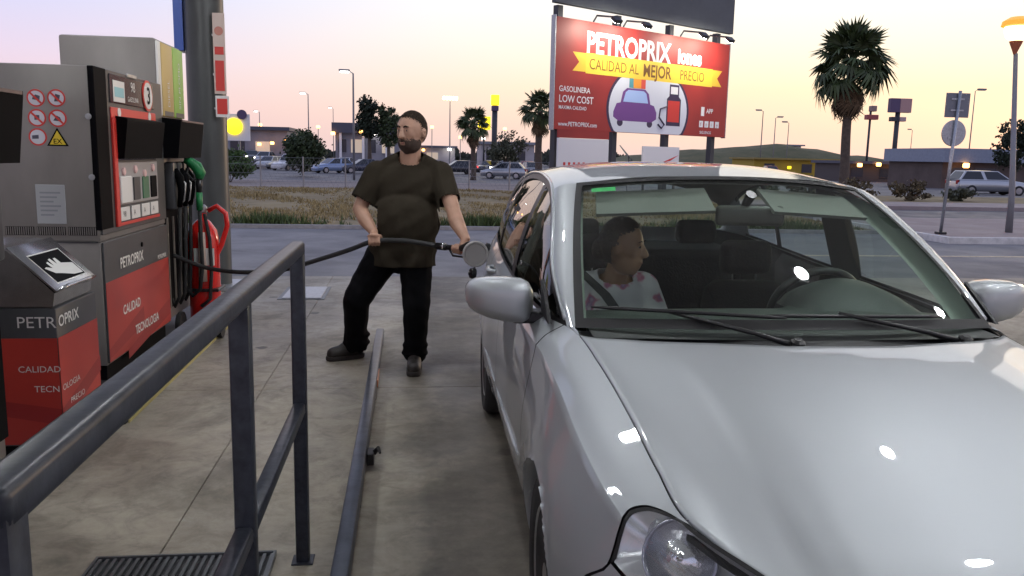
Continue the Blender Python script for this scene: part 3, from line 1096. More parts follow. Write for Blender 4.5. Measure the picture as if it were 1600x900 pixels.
# door mirrors
for s in (-1, 1):
    secs = [(.840, .045, .040, .0), (.855, .070, .065, .0), (.88, .079, .085, .0), (.94, .080, .092, .0), (1.0, .073, .088, .003), (1.045, .060, .074, .007), (1.068, .046, .058, .010), (1.080, .026, .034, .014), (1.083, .004, .006, .015)]
    b = []
    for x, hz, hy, dy in secs:
        ring = []
        for j in range(29):
            a = 2 * math.pi * j / 28
            cs, sn = math.cos(a), math.sin(a)
            yy = hy * math.copysign(abs(cs) ** .6, cs)
            if yy > .03:
                yy = .03
            ring.append((s * x, .74 + dy * 3 + yy, 1.008 + hz * math.copysign(abs(sn) ** .55, sn) + (x - .95) * .09))
        b.append(ring)
    mr = MB().grid(b, s > 0).build('door_mirror', M_paint, CAR, smooth=True, local=True, clean=True)
    MB().grid([[(s * x, .773, z) for x in (.87, 1.05)] for z in (.95, 1.06)], s > 0).build('mirror_glass', M_chrome, mr, local=True)
    MB().obox((s * .84, .73, .945), (.075, 0, 0), (0, .045, 0), (0, 0, .022), .012).build('mirror_arm', M_trim, mr, local=True)
    b = MB().prism([(.50, .962), (.70, .965), (.70, 1.085)], (s * .80, 0, 0), (0, 1, 0), (0, 0, 1), (s * .012, 0, 0))
    b.build('mirror_sail', M_trim, mr, local=True)

# wipers
M_wip = mat('wiper_black', (.012, .012, .013), .4)


def wipe(p0, p1, lift):
    a, c = ws(np.array([p0[0]]), np.array([p0[1]]))[0], ws(np.array([p1[0]]), np.array([p1[1]]))[0]
    return Vector(a) + Vector((0, -.01, lift)), Vector(c) + Vector((0, -.008, lift))


def wiper(piv, tip, blade0, blade1):
    w = MB().tube([Vector(piv), Vector(piv).lerp(Vector(tip), .3) + Vector((0, 0, .006)), Vector(tip)], [.011, .008, .006], 8).build('wiper', M_wip, CAR, smooth=True, local=True)
    MB().lathe([(.022, -.01), (.022, .018), (.012, .026), (0, .026)], piv, (0, -.3, 1), 14).build('wiper_pivot', M_wip, w, local=True)
    vs = np.linspace(blade0[0], blade1[0], 12)
    q = ws(vs, np.linspace(blade0[1], blade1[1], 12)) + np.array([0, -.012, .014])
    MB().tube(q.tolist(), [.003] + [.0065] * 10 + [.003], 6).build('wiper_blade', M_wip, w, smooth=True, local=True)


q = ws(np.array([-.93, -.35, -.2, .62]), np.array([.075, .045, .045, .05])) + np.array([0, -.014, .02])
wiper((-.10, .14, .965), tuple(q[0] * .45 + q[1] * .55), (-.93, .085), (-.12, .04))
wiper((.72 * .7, .235, .955), tuple(ws(np.array([.12]), np.array([.055]))[0] + np.array([0, -.014, .02])), (-.22, .05), (.68, .045))

# fuel flap standing open on the near rear quarter, cap hanging from its strap
flap = MB().lathe([(.0, .004), (.060, .004), (.067, .012), (.074, .012), (.080, .006), (.080, -.004), (.074, -.010), (.0, -.014)], (-.935, 2.80, .925), (.10, -1, .05), 36, ref=(1, 0, 0)).build('fuel_flap', mat('flap_inside', (.40, .385, .37), .4), CAR, smooth=40, local=True)
MB().tube([(-.872, 2.81, .93), (-.862, 2.83, .93), (-.85, 2.84, .93)], .012, 8).build('flap_hinge', M_black, flap, local=True)
fcap = MB().lathe([(.0, 0), (.034, 0), (.036, .012), (.03, .03), (.0, .032)], (-.935, 2.84, .80), (-1, -.3, .1), 18).build('filler_cap', M_black, CAR, smooth=40, local=True)
MB().obox((-.97, 2.83, .803), (.006, 0, 0), (0, .028, 0), (0, 0, .008)).build('cap_grip', M_black, fcap, local=True)
MB().tube([(-.935, 2.84, .83), (-.95, 2.85, .88), (-.90, 2.87, .91), (-.85, 2.9, .92)], .005, 6).build('cap_strap', M_black, fcap, local=True)
MB().lathe([(.055, -.02), (.058, .004), (.05, .006), (.046, -.02)], (-.862, 2.93, .925), (-1, 0, .1), 20).build('filler_neck', M_black, CAR, local=True)

# cabin
M_dash = mat('dashboard_plastic', (.045, .052, .048), .55, bump=.15, bscale=150)
M_seat = mat('seat_cloth', (.011, .011, .012), .9, spec=.1, bump=.3, bscale=90)
M_door_in = mat('door_lining', (.03, .03, .032), .8)
nn = 31
vx = np.linspace(-.69, .69, nn)
prof = [(.32, .955), (.50, .965), (.66, .968), (.80, .95), (.90, .91), (.94, .82), (.95, .62)]
P = np.array([[(x, y - .10 * (1 - (x / .7) ** 2) * (y < .6), z + .012 * (1 - (x / .7) ** 2)) for y, z in prof] for x in vx])
hump = np.exp(-((vx - .36) / .17) ** 4)
for i in range(nn):
    for j in range(2, 6):
        P[i, j, 2] += hump[i] * (.02, .05, .075, .075, .05, 0)[j - 1 if j < 6 else 5] * (.9 if j > 2 else .6)
DASH = MB().grid(P, True).build('dashboard', M_dash, CAR, smooth=True, local=True)
b = MB()
hu = []
for a in np.linspace(-1, 1, 17):
    hu.append([(.38 + a * .225, y, .965 + 1.3 * zf_ * max(0, 1 - a * a) ** .6) for y, zf_ in ((.52, .0), (.62, .045), (.72, .075), (.84, .085), (.89, .07), (.90, .0))])
b.grid(hu, True).build('instrument_hood', M_dash, DASH, smooth=True, local=True)
SWC, SWN = Vector((.37, 1.02, .925)), Vector((0, .90, .44)).normalized()
ring = []
A_ = Vector((1, 0, 0))
B_ = SWN.cross(A_)
sw = MB().tube([SWC + .185 * (math.cos(t) * A_ + math.sin(t) * B_) for t in np.linspace(0, 2 * math.pi, 41)], .016, 10, caps=False).build('steering_wheel', mat('wheel_leather', (.02, .02, .021), .4), CAR, smooth=True, local=True)
b = MB().lathe([(.0, -.03), (.07, -.03), (.075, .0), (.05, .02), (0, .025)], SWC, SWN, 20)
for a in (R(10), R(170), R(270)):
    d = math.cos(a) * A_ + math.sin(a) * B_
    b.obox(SWC + d * .12, d * .07, d.cross(SWN) * .022, SWN * .009)
b.build('steering_hub', M_black, sw, local=True)


def car_seat(x, y, nm, top=1.0):
    t = MB().rbox(x - .25, x + .25, y - .52, y + .02, .40, .56, .05, 3).build(nm, M_seat, CAR, smooth=True, local=True)
    secs = [(.50, .22, .08, 0), (.60, .245, .09, .03), (.80, .24, .085, .10), (top - .02, .21, .07, .155), (top + .02, .16, .05, .17)]
    g_ = []
    for z, hw, hd, dy in secs:
        g_.append([(x + hw * math.copysign(abs(math.cos(a)) ** .5, math.cos(a)), y + dy + hd * math.copysign(abs(math.sin(a)) ** .6, math.sin(a)), z) for a in np.linspace(0, 2 * math.pi, 33)])
    g_.append([(x, y + .17, top + .025)] * 33)
    MB().grid(g_).build('seat_back', M_seat, t, smooth=True, local=True, clean=True)
    hr = MB().rbox(x - .13, x + .13, y + .13, y + .23, top + .055, top + .225, .045, 4).build('headrest', M_seat, t, smooth=True, local=True)
    for k in (-1, 1):
        MB().tube([(x + k * .06, y + .175, top - .02), (x + k * .06, y + .18, top + .08)], .006, 8).build('headrest_post', M_chrome, t, local=True)
    return t


car_seat(.37, 1.62, 'driver_seat', .90)
car_seat(-.36, 1.58, 'passenger_seat', .93)
t = MB().rbox(-.62, .62, 2.0, 2.5, .40, .58, .05, 3).build('rear_seat', M_seat, CAR, smooth=True, local=True)
MB().rbox(-.62, .62, 2.45, 2.6, .5, 1.0, .05, 3).build('seat_back', M_seat, t, smooth=True, local=True)
for x in (-.35, .35):
    MB().rbox(x - .12, x + .12, 2.5, 2.59, 1.03, 1.17, .04, 3).build('headrest', M_seat, t, smooth=True, local=True)
MB().box(-.66, .66, 2.6, 3.2, .3, .98).build('boot_floor', M_seat, CAR, local=True)
MB().rbox(-.10, .10, .75, 1.5, .3, .62, .03, 2).build('centre_console', M_dash, CAR, smooth=True, local=True)
for s in (-1, 1):
    yy = np.linspace(.5, 2.3, 20)
    q = side(yy, np.full(20, 0.0))
    P = np.array([[(s * (p[0] - .05), p[1], p[2] - .005), (s * (p[0] - .09), p[1], p[2] - .06), (s * (p[0] - .06), p[1], .3)] for p in q])
    MB().grid(P, s < 0).build('door_lining', M_door_in, CAR, smooth=True, local=True)
    # inner faces of the A and B posts
    e = ws(np.full(30, (.885 if s > 0 else .93) * s), sp) + np.array([0, .075, -.035])
    d = dline(.50 + (1.262 - .50) * sp)
    d[:, 0] = s * (d[:, 0] - .03)
    MB().grid(np.stack([e, (e + d) / 2 + np.array([-.02 * s, .02, 0]), d]), s > 0).build('pillar_trim', mat('pillar_lining', (.27, .30, .26), .75), CAR, smooth=True, local=True)
    t0, b0 = dline(np.array([1.46, 1.66])), side(np.array([1.44, 1.72]), np.zeros(2))
    k = np.linspace(0, 1, 12)[:, None, None]
    P = b0[None] * (1 - k) + t0[None] * k
    P[..., 0] = s * (P[..., 0] - .045)
    P = np.stack([P[:, 0], P.mean(1) + np.array([-.018 * s, 0, 0]), P[:, 1]], 1)
    MB().grid(P, s > 0).build('door_post_trim', mat('post_lining', (.17, .175, .165), .22), CAR, smooth=True, local=True)
    # sun visors, folded up against the glass
    q = [ws(np.array([a]), np.array([c_]))[0] + np.array([0, .045, -.02]) for a, c_ in ((s * .18, .93), (s * .86, .93), (s * .86, .72), (s * .18, .72))]
    b = MB().add(q + [p + np.array([0, .012, -.012]) for p in q], [(0, 1, 2, 3), (7, 6, 5, 4), (0, 4, 5, 1), (1, 5, 6, 2), (2, 6, 7, 3), (3, 7, 4, 0)])
    b.build('sun_visor', mat('visor_vinyl', (.23, .225, .205), .7), CAR, local=True)
q = ws(np.array([.0]), np.array([.80]))[0]
rm = MB().rbox(q[0] - .10, q[0] + .18, q[1] + .02, q[1] + .055, q[2] - .115, q[2] - .035, .018, 3).build('rear_view_mirror', mat('mirror_back', (.07, .062, .055), .35), CAR, smooth=True, local=True)
MB().tube([(q[0] + .03, q[1] + .01, q[2] + .01), (q[0] + .02, q[1] + .06, q[2] - .05)], [.022, .014], 10).build('mirror_stalk', M_black, rm, local=True)
# green inspection sticker inside the screen's upper corner
q = [ws(np.array([a]), np.array([c_]))[0] + np.array([0, .004, -.003]) for a, c_ in ((-.90, .935), (-.755, .935), (-.755, .895), (-.90, .895))]
MB().add(q, [(0, 1, 2, 3)]).build('inspection_sticker', mat('sticker_green', (.06, .62, .16), .5), WS, local=True)

# ------------------------------------------------------------------ handrail, ground bar, grating
M_rail = mat('rail_paint', (0.013, 0.015, 0.022), 0.36, 0.0, spec=.3, col2=(.034, .038, .05), scale=26, detail=12, bump=.12, bscale=25)
HX = -.395
hr = thing('handrail', (HX, 3.0, 0), 'dark grey steel handrail in the left foreground with square tubes', 'handrail')
MB().rbox(HX - .025, HX + .025, .78, 3.026, 1.156, 1.204, .012, 3).build('top_rail', M_rail, hr, smooth=35)
for y in (.805, 1.98, 3.0):
    MB().rbox(HX - .0245, HX + .0245, y - .0245, y + .0245, 0, 1.18, .009, 2).build('post', M_rail, hr, smooth=35)
    MB().rbox(HX - .04, HX + .04, y - .04, y + .04, 0, .006, .002, 1).build('foot_plate', M_rail, hr)
for a, c in ((.837, 1.95), (2.012, 2.97)):
    MB().rbox(HX - .022, HX + .022, a - .006, c + .006, .579, .623, .009, 2).build('middle_rail', M_rail, hr, smooth=35)
gb = thing('ground_bar', (-.235, 4.5, 0), 'long low blue grey steel bar lying along the concrete between the man\'s feet', 'guard bar')
MB().rbox(-.268, -.205, 1.6, 6.75, .03, .105, .012, 2).build('bar', mat('bar_paint', (.05, .058, .08), .38, .3, var=.35, scale=8, bump=.15, bscale=20), gb, smooth=35)
for y in (1.9, 3.5, 5.1, 6.6):
    MB().rbox(-.262, -.208, y - .05, y + .05, 0, .032, .004, 1).build('foot', M_rail, gb)
b = MB().obox((-.188, 3.95, .05), (.018, 0, 0), (0, .05, 0), (0, 0, .03), .006)
b.tube([(-.17, 3.95, .07), (-.15, 3.93, .10), (-.14, 3.90, .085)], [.014, .01, .006], 8)
b.build('clamp', M_black, gb)
MB().box(-.2045, -.199, 5.2, 5.5, .045, .09).build('reflector', mat('orange_reflector', (.55, .2, .08), .4), gb)
gr = thing('floor_grating', (-.82, 2.75, 0), 'ribbed dark metal grating set in the concrete behind the handrail', 'grating')
MB().box(-1.15, -.5, 2.3, 3.05, .0006, .006).build('tray', mat('grate_dark', (.03, .032, .034), .6), gr)
M_grate = mat('grate_steel', (.13, .14, .145), .45, .6)
for i in range(24):
    x = -1.135 + i * .0268
    MB().box(x, x + .012, 2.32, 3.03, .0062, .02).build('slat', M_grate, gr)
for a in ((-1.15, -1.14, 2.3, 3.05), (-.51, -.5, 2.3, 3.05), (-1.14, -.51, 3.04, 3.05)):
    MB().box(*a, .0062, .022).build('rim_bar', M_grate, gr)
mh = thing('manhole_cover', (-1.5, 8.0, 0), 'pale square access cover in the concrete by the pumps', 'cover')
MB().rbox(-1.32, -.92, 8.75, 9.5, .0, .012, .003, 1).build('lid', M_galv, mh)
MB().box(-1.36, -.88, 8.71, 9.54, -.001, .005).build('frame', M_grate, mh)

# ------------------------------------------------------------------ petrol pumps
M_body = mat('pump_grey', (.215, .198, .185), .42, .15, var=.10, scale=3.5, stretch=(1, 1, .35))
M_dark = mat('pump_dark', (.05, .052, .056), .4, var=.1)
M_pred = mat('pump_red', (.50, .045, .032), .36, col2=(.36, .028, .022), scale=1.6, detail=1)
M_pblack = mat('pump_black', (.004, .004, .005), .6, spec=.04)
M_yel = mat('stripe_yellow', (.55, .40, .14), .5)
M_grn = mat('stripe_green', (.30, .52, .10), .5)
M_label = mat('label_white', (.72, .71, .68), .5)
M_screen = mat('screen_dark', (.01, .011, .014), .12)
FX = -1.82


def dispenser(dy, dx, number, label):
    y0, fx = 5.2 + dy, FX + dx
    t = thing('petrol_pump', (fx - .28, y0 + .9, 0), label, 'petrol pump', 'petrol pumps')

    def bx(nm, a, c, z0, z1, p, q, m, r=.004, par=None):      # on the front: a..c along Y, p..q in X relative to the front plane
        return MB().rbox(fx + p, fx + q, y0 + a, y0 + c, z0, z1, r, 1).build(nm, m, par or t)

    MB().rbox(fx - .56, fx - .006, y0, y0 + 1.34, .96, 1.985, .012, 2).build('upper_housing', M_body, t, smooth=35)
    MB().rbox(fx - .555, fx - .008, y0 + .004, y0 + 1.34, .20, .958, .01, 2).build('lower_housing', M_body, t, smooth=35)
    MB().box(fx - .5, fx - .03, y0 + .05, y0 + 1.3, .1, .2).build('kick_base', M_pblack, t)
    # front
    fr = bx('front_frame', .01, 1.335, 1.0, 1.985, -.006, .004, M_dark)
    bx('frame_edge', -.003, .20, 1.03, 1.985, -.03, .006, M_pblack)
    hd = bx('header', .24, 1.12, 1.79, 1.965, .004, .012, M_screen)
    bx('header_card', .29, .50, 1.80, 1.93, .012, .015, M_label, .001, hd)
    bx('card_print', .31, .48, 1.83, 1.89, .015, .0165, mat('print_cyan', (.25, .5, .55), .5), .0005, hd)
    text('card_number', '98', .09, (fx + .0135, y0 + .62, 1.88), (0, 1, 0), (0, 0, 1), M_label, hd)
    text('card_text', 'GASOLINA', .045, (fx + .0135, y0 + .55, 1.815), (0, 1, 0), (0, 0, 1), M_label, hd)
    MB().lathe([(.105, 0), (.105, .006)], (fx + .012, y0 + .97, 1.877), (1, 0, 0), 32).build('number_ring', M_redprint, hd)
    MB().lathe([(.09, 0), (.09, .003)], (fx + .018, y0 + .97, 1.877), (1, 0, 0), 32).build('number_disc', M_label, hd)
    text('number', number, .16, (fx + .0215, y0 + .97, 1.822), (0, 1, 0), (0, 0, 1), M_pblack, hd, align='CENTER', bold=.02)
    bx('name_tag', .58, .76, 1.972, 1.992, .004, .012, M_galv, .001)
    rs = bx('red_strip', .24, 1.15, 1.70, 1.765, .004, .012, M_redprint)
    for a in (.38, 1.0):
        MB().lathe([(.03, 0), (.03, .003)], (fx + .0125, y0 + a, 1.735), (1, 0, 0), 16).build('strip_mark', M_label, rs)
    # display recess under a deep visor
    bx('display', .30, 1.13, 1.44, 1.69, .002, .006, M_screen)
    bx('display_frame', .24, .298, 1.03, 1.70, .004, .02, M_redprint, .003)
    vis = MB().prism([(0, 1.715), (.075, 1.70), (.075, 1.685), (.045, 1.45), (0, 1.45)], (fx + .008, y0 + .31, 0), (1, 0, 0), (0, 0, 1), (0, .80, 0)).build('visor', M_pblack, t)
    # selector panel
    sp_ = bx('selector_panel', .28, 1.13, 1.16, 1.43, .004, .012, mat('panel_silver', (.36, .34, .34), .4))
    bx('card_reader', .31, .52, 1.17, 1.34, .012, .028, M_label, .006, sp_)
    for i, a in enumerate((.58, .77, .95)):
        bx('selector', a, a + .13, 1.18, 1.33, .012, .02, (M_dark, mat('panel_green', (.05, .16, .08), .4), M_pblack)[i], .003, sp_)
    for a, z in ((.40, 1.37), (.63, 1.38), (.82, 1.35), (1.01, 1.385)):
        MB().lathe([(.026, 0), (.026, .01), (.018, .014)], (fx + .012, y0 + a, z), (1, 0, 0), 14).build('button', mat('button_pink', (.75, .5, .48), .4), sp_)
    for a in (.32, .53, .74, .94):
        c_ = bx('price_card', a, a + .17, 1.06, 1.145, .006, .014, M_label, .001)
        text('price_text', rnd.choice(('95', '98', 'A', 'A+')), .05, (fx + .0145, y0 + a + .03, 1.085), (0, 1, 0), (0, 0, 1), mat('print_grey', (.2, .2, .2), .5), c_, sx=1.2)
    bx('red_rule', .24, 1.15, 1.03, 1.05, .004, .012, M_redprint, .002)
    # lower door
    ld = MB().rbox(fx - .006, fx + .004, y0 + .008, y0 + 1.335, .215, .955, .003, 1).build('lower_door', M_dark, t)
    MB().box(fx + .0045, fx + .006, y0 + .012, y0 + 1.33, .22, .71).build('red_panel', M_pred, ld)
    b = MB()
    for s0, s1 in (((.012, .30), (.70, .45)), ((.35, .22), (1.33, .40))):
        b.add([(fx + .0065, y0 + s0[0], s0[1]), (fx + .0065, y0 + s1[0], s1[1]), (fx + .0065, y0 + s1[0], s1[1] - .12), (fx + .0065, y0 + s0[0], s0[1] - .06)], [(0, 1, 2, 3)])
    b.build('panel_swoosh', mat('pump_red_deep', (.30, .02, .02), .4), ld)
    text('lettering', 'PETROPRIX', .095, (fx + .0065, y0 + .27, .765), (0, 1, 0), (0, 0, 1), M_label, ld, sx=.95, bold=.02)
    text('lettering', 'PETROPRIX', .04, (fx + .0065, y0 + 1.06, .725), (0, 1, 0), (0, 0, 1), M_label, ld, bold=.02)
    text('lettering', 'CALIDAD', .085, (fx + .0065, y0 + .28, .465), (0, 1, 0), (0, 0, 1), M_label, ld, sx=.95, bold=.02)
    text('lettering', 'TECNOLOGIA', .085, (fx + .0065, y0 + .50, .29), (0, 1, 0), (0, 0, 1), M_label, ld, sx=.95, bold=.02)
    MB().lathe([(.016, 0), (.016, .006)], (fx + .0045, y0 + .72, .87), (1, 0, 0), 12).build('lock', M_pblack, ld)
    # side towards the camera: warning stickers, plate, louvres, locks
    yp = y0 - .0005
    for i, (x, z) in enumerate(((-.317, 1.792), (-.205, 1.795), (-.317, 1.68), (-.205, 1.68), (-.32, 1.571))):
        st = MB().lathe([(.05, 0), (.05, .002)], (fx + x, yp, z), (0, -1, 0), 28).build('warning_sticker', M_redprint, t)
        MB().lathe([(.041, 0), (.041, .001)], (fx + x, yp - .002, z), (0, -1, 0), 28).build('sticker_disc', mat('sticker_white', (.62, .62, .68), .5), st)
        g_ = MB()
        yy = yp - .0035
        sh = [[(-.02, -.008), (.02, -.014), (.024, .012), (.0, .02), (-.016, .006)], [(-.012, -.02), (.014, -.02), (.022, .016), (-.004, .024)],
              [(-.014, -.012), (.014, -.012), (.014, .016), (-.014, .016)], [(-.024, -.014), (.024, -.018), (.014, .006), (-.004, .016)], [(-.03, -.012), (.006, -.01), (.006, .012), (-.03, .008)]][i]
        g_.add([(fx + x + a, yy, z + c) for a, c in sh], [tuple(range(len(sh)))])
        g_.build('sticker_symbol', mat('sticker_ink', (.06, .06, .09), .5), st)
        MB().obox((fx + x, yy - .0008, z), (.029, 0, -.029), (0, .0003, 0), (.004, 0, .004)).build('sticker_bar', M_redprint, st) if i != 4 else None
    st = MB().prism([(-.06, -.045), (.06, -.045), (0, .06)], (fx - .212, yp, 1.566), (1, 0, 0), (0, 0, 1), (0, -.002, 0)).build('warning_triangle', M_pblack, t)
    MB().prism([(-.045, -.037), (.045, -.037), (0, .043)], (fx - .212, yp - .002, 1.566), (1, 0, 0), (0, 0, 1), (0, -.001, 0)).build('triangle_face', mat('sticker_yellow', (.75, .55, .03), .5), st)
    text('triangle_mark', 'EX', .04, (fx - .212, yp - .0035, 1.535), (1, 0, 0), (0, 0, 1), M_pblack, st, align='CENTER', bold=.01, depth=.0005)
    pl = MB().rbox(fx - .353, fx - .19, yp - .004, yp, 1.067, 1.297, .002, 1).build('data_plate', mat('plate_grey', (.36, .37, .38), .45), t)
    for k in range(6):
        MB().box(fx - .33, fx - .215 - .02 * (k % 3), yp - .0046, yp - .004, 1.245 - k * .026, 1.255 - k * .026).build('plate_line', mat('plate_ink', (.24, .25, .27), .5), pl)
    for k in range(3):
        lv = MB().box(fx - .535 + k * .175, fx - .375 + k * .175, yp - .002, yp + .001, 1.0, 1.05).build('louvre', M_pblack, t)
        for j in range(13):
            x = fx - .531 + k * .175 + j * .0122
            MB().box(x, x + .005, yp - .006, yp - .002, 1.002, 1.048).build('louvre_slat', M_body, lv)
    for z in (1.695, 1.344):
        MB().lathe([(.018, 0), (.018, .005), (.011, .006), (.011, .003), (0, .003)], (fx - .035, yp, z), (0, -1, 0), 16).build('lock', M_galv, t)
    MB().box(fx - .54, fx - .02, yp - .003, yp, .955, .962).build('seam_strip', M_dark, t)
    # hose tower with product stripes
    ta, tb = 1.36, 2.05
    tw = MB().rbox(fx - .70, fx - .03, y0 + ta, y0 + tb, .2, 2.32, .02, 2).build('hose_tower', M_body, t, smooth=35)
    MB().box(fx - .03, fx - .018, y0 + ta + .02, y0 + tb - .01, .3, 1.36).build('nozzle_bay', M_pblack, tw)
    for i, (m_, a, c) in enumerate(((M_label, .0, .07), (M_yel, .09, .38), (M_grn, .40, .68))):
        sb = MB().rbox(fx - .032, fx - .012, y0 + ta + a, y0 + ta + c, 1.76, 2.30, .008, 2).build('product_stripe', m_, tw, smooth=35)
        if i:
            text('stripe_lettering', ('DIESEL', 'SIN PLOMO')[i - 1], .07, (fx - .0115, y0 + ta + a + .17, 1.83), (0, 0, 1), (0, -1, 0), M_label, sb)
            MB().box(fx - .012, fx - .0105, y0 + ta + a + .03, y0 + ta + c - .03, 1.765, 1.80).build('stripe_foot', M_dark, sb)
    MB().prism([(0, 1.75), (.145, 1.735), (.145, 1.715), (.115, 1.45), (0, 1.45)], (fx - .014, y0 + ta + .0, 0), (1, 0, 0), (0, 0, 1), (0, .69, 0)).build('tower_visor', M_pblack, t)
    MB().box(fx + .132, fx + .137, y0 + ta + .02, y0 + ta + .67, 1.72, 1.734).build('visor_edge', mat('visor_rim', (.09, .06, .06), .4), t)
    for i in range(4):
        a = y0 + ta + .10 + i * .16
        bt = MB().rbox(fx - .02, fx + .05, a - .05, a + .05, 1.06, 1.42, .015, 2).build('nozzle_boot', M_dark, tw, smooth=35)
        if i < 3:
            MB().tube([(fx + .04, a, 1.36), (fx + .08, a, 1.30), (fx + .09, a, 1.20), (fx + .07, a, 1.08)], [.03, .032, .026, .018], 10).build('stowed_nozzle', M_pblack, bt, smooth=True)
            MB().tube([(fx + .06, a, 1.32), (fx + .12, a, 1.26), (fx + .105, a, 1.13), (fx + .075, a, 1.10)], .007, 8).build('nozzle_guard', M_galv, bt, smooth=True)
            MB().tube([(fx + .07, a, 1.09), (fx + .06, a, .7), (fx + .04, a, .38), (fx + .0, a + .02, .30), (fx - .03, a + .04, .36)], .014, 8).build('hose', M_rubber, bt, smooth=True)
        MB().box(fx - .0175, fx - .006, a - .06, a - .045, .3, 1.0).build('bay_rib', mat('rib_tan', (.22, .19, .16), .5), tw)
    return t


pl = thing('pump_island', (-2.0, 6.2, 0), 'low dark plinth under the petrol pumps with yellow painted edge', 'plinth')
MB().rbox(-2.75, -1.56, 4.66, 7.9, 0, .10, .012, 2).build('slab', mat('plinth_dark', (.035, .035, .037), .6, var=.2), pl, smooth=35)
MB().box(-1.559, -1.553, 4.7, 7.9, .0, .018).build('yellow_edge', mat('edge_yellow', (.42, .36, .14), .6), pl)
dispenser(0, 0, '3', 'grey and red petrol pump number 3 with six warning stickers on its side')
dispenser(-3.62, .15, '1', 'nearer petrol pump at the left edge showing only a black visor')

# green nozzle hung on the far end of the pump
t = thing('fuel_nozzle', (-1.70, 6.92, 1.3), 'green fuel nozzle hanging at the end of the pump with its hose', 'nozzle')
M_green = mat('nozzle_green', (.015, .20, .06), .4)
MB().tube([(-1.76, 6.9, 1.435), (-1.72, 6.9, 1.42), (-1.675, 6.91, 1.385), (-1.65, 6.92, 1.33), (-1.66, 6.92, 1.29)], [.025, .036, .046, .044, .030], 12).build('grip', M_green, t, smooth=True)
MB().tube([(-1.745, 6.9, 1.43), (-1.765, 6.9, 1.49), (-1.785, 6.9, 1.53)], [.013, .012, .011], 10).build('spout', M_chrome, t, smooth=True)
MB().tube([(-1.66, 6.92, 1.30), (-1.665, 6.92, 1.17)], [.026, .024], 10).build('swivel', M_black, t, smooth=True)
MB().tube([(-1.665, 6.92, 1.18), (-1.665, 6.92, 1.04)], [.026, .026], 10).build('sleeve', M_green, t, smooth=True)
MB().tube([(-1.665, 6.92, 1.05), (-1.66, 6.90, .85), (-1.65, 6.88, .6), (-1.68, 6.9, .4), (-1.75, 6.95, .34), (-1.83, 7.0, .42)], .016, 10).build('hose', M_rubber, t, smooth=True)
MB().tube([(-1.74, 6.9, 1.40), (-1.745, 6.9, 1.33), (-1.71, 6.91, 1.28), (-1.675, 6.92, 1.28)], .008, 8).build('trigger_guard', M_black, t, smooth=True)

# wheeled fire extinguisher
t = thing('fire_extinguisher', (-1.66, 7.15, 0), 'red wheeled fire extinguisher standing beside the end of the pump', 'extinguisher')
M_ext = mat('extinguisher_red', (.68, .018, .014), .25, coat=.5)
ex, ey = -1.70, 7.15
MB().lathe([(.0, .10), (.11, .10), (.125, .13), (.125, .78), (.11, .86), (.06, .93), (.035, .95), (.035, 1.0), (0, 1.0)], (ex, ey, 0), (0, 0, 1), 28).build('cylinder', M_ext, t, smooth=40)
MB().lathe([(.03, 1.0), (.04, 1.01), (.04, 1.05), (.02, 1.07), (0, 1.07)], (ex, ey, 0), (0, 0, 1), 16).build('valve', M_galv, t, smooth=40)
MB().tube([(ex + .05, ey - .02, 1.02), (ex + .12, ey - .02, 1.06), (ex + .19, ey - .02, 1.0), (ex + .20, ey - .02, .90), (ex + .15, ey - .02, .74), (ex + .11, ey - .03, .66), (ex + .10, ey - .03, .5)], .021, 10).build('handle', M_ext, t, smooth=True)
MB().tube([(ex + .04, ey - .1, 1.0), (ex + .08, ey - .13, .8), (ex + .09, ey - .14, .55), (ex + .07, ey - .14, .3), (ex + .0, ey - .15, .24)], .015, 10).build('hose', M_rubber, t, smooth=True)
MB().tube([(ex + .02, ey - .14, .85), (ex + .02, ey - .145, .45)], [.028, .034], 12).build('horn', mat('horn_cream', (.5, .38, .32), .5), t, smooth=True)
MB().box(ex - .05, ex + .11, ey - .131, ey - .12, .58, .72).build('label_plate', M_label, t)
MB().rbox(ex - .13, ex + .14, ey - .14, ey + .13, .36, .385, .005, 1).build('strap', M_black, t)
MB().tube([(ex - .12, ey - .25, .11), (ex + .17, ey - .25, .11)], .012, 8).build('axle', M_black, t)
for x in (ex - .14, ex + .17):
    w = MB().lathe([(.07, -.02), (.105, -.02), (.11, 0), (.105, .02), (.07, .02)], (x, ey - .25, .11), (1, 0, 0), 28).build('wheel', M_rubber, t, smooth=40)
    MB().lathe([(.0, -.012), (.07, -.015), (.07, .015), (.0, .012)], (x, ey - .25, .11), (1, 0, 0), 20).build('hub', mat('hub_yellow', (.3, .26, .2), .5), w)

# bin cabinet with paper and glove dispenser
t = thing('waste_bin', (-1.9, 4.25, 0), 'red waste bin cabinet with dark band and slanted metal glove dispenser on top', 'bin')
bx0, bx1, by0, by1 = -2.35, -1.62, 4.0, 4.5
cb = MB().rbox(bx0, bx1, by0, by1, .12, .78, .01, 2).build('cabinet', M_dark, t, smooth=35)
MB().box(bx0 + .03, bx1 - .03, by0 + .03, by1 - .03, 0, .12).build('plinth', M_pblack, t)
MB().box(bx0 + .01, bx1 - .002, by0 - .003, by0 - .001, .13, .64).build('red_front', M_pred, cb)
MB().box(bx1 + .001, bx1 + .003, by0 + .002, by1 - .01, .13, .64).build('red_side', M_pred, cb)
b = MB()
b.add([(bx0, by0 - .0035, .42), (bx1, by0 - .0035, .30), (bx1, by0 - .0035, .22), (bx0, by0 - .0035, .36)], [(0, 1, 2, 3)])
b.add([(bx1 + .0035, by0, .30), (bx1 + .0035, by1, .44), (bx1 + .0035, by1, .36), (bx1 + .0035, by0, .22)], [(0, 1, 2, 3)])
b.build('panel_swoosh', MATS['pump_red_deep'], cb)
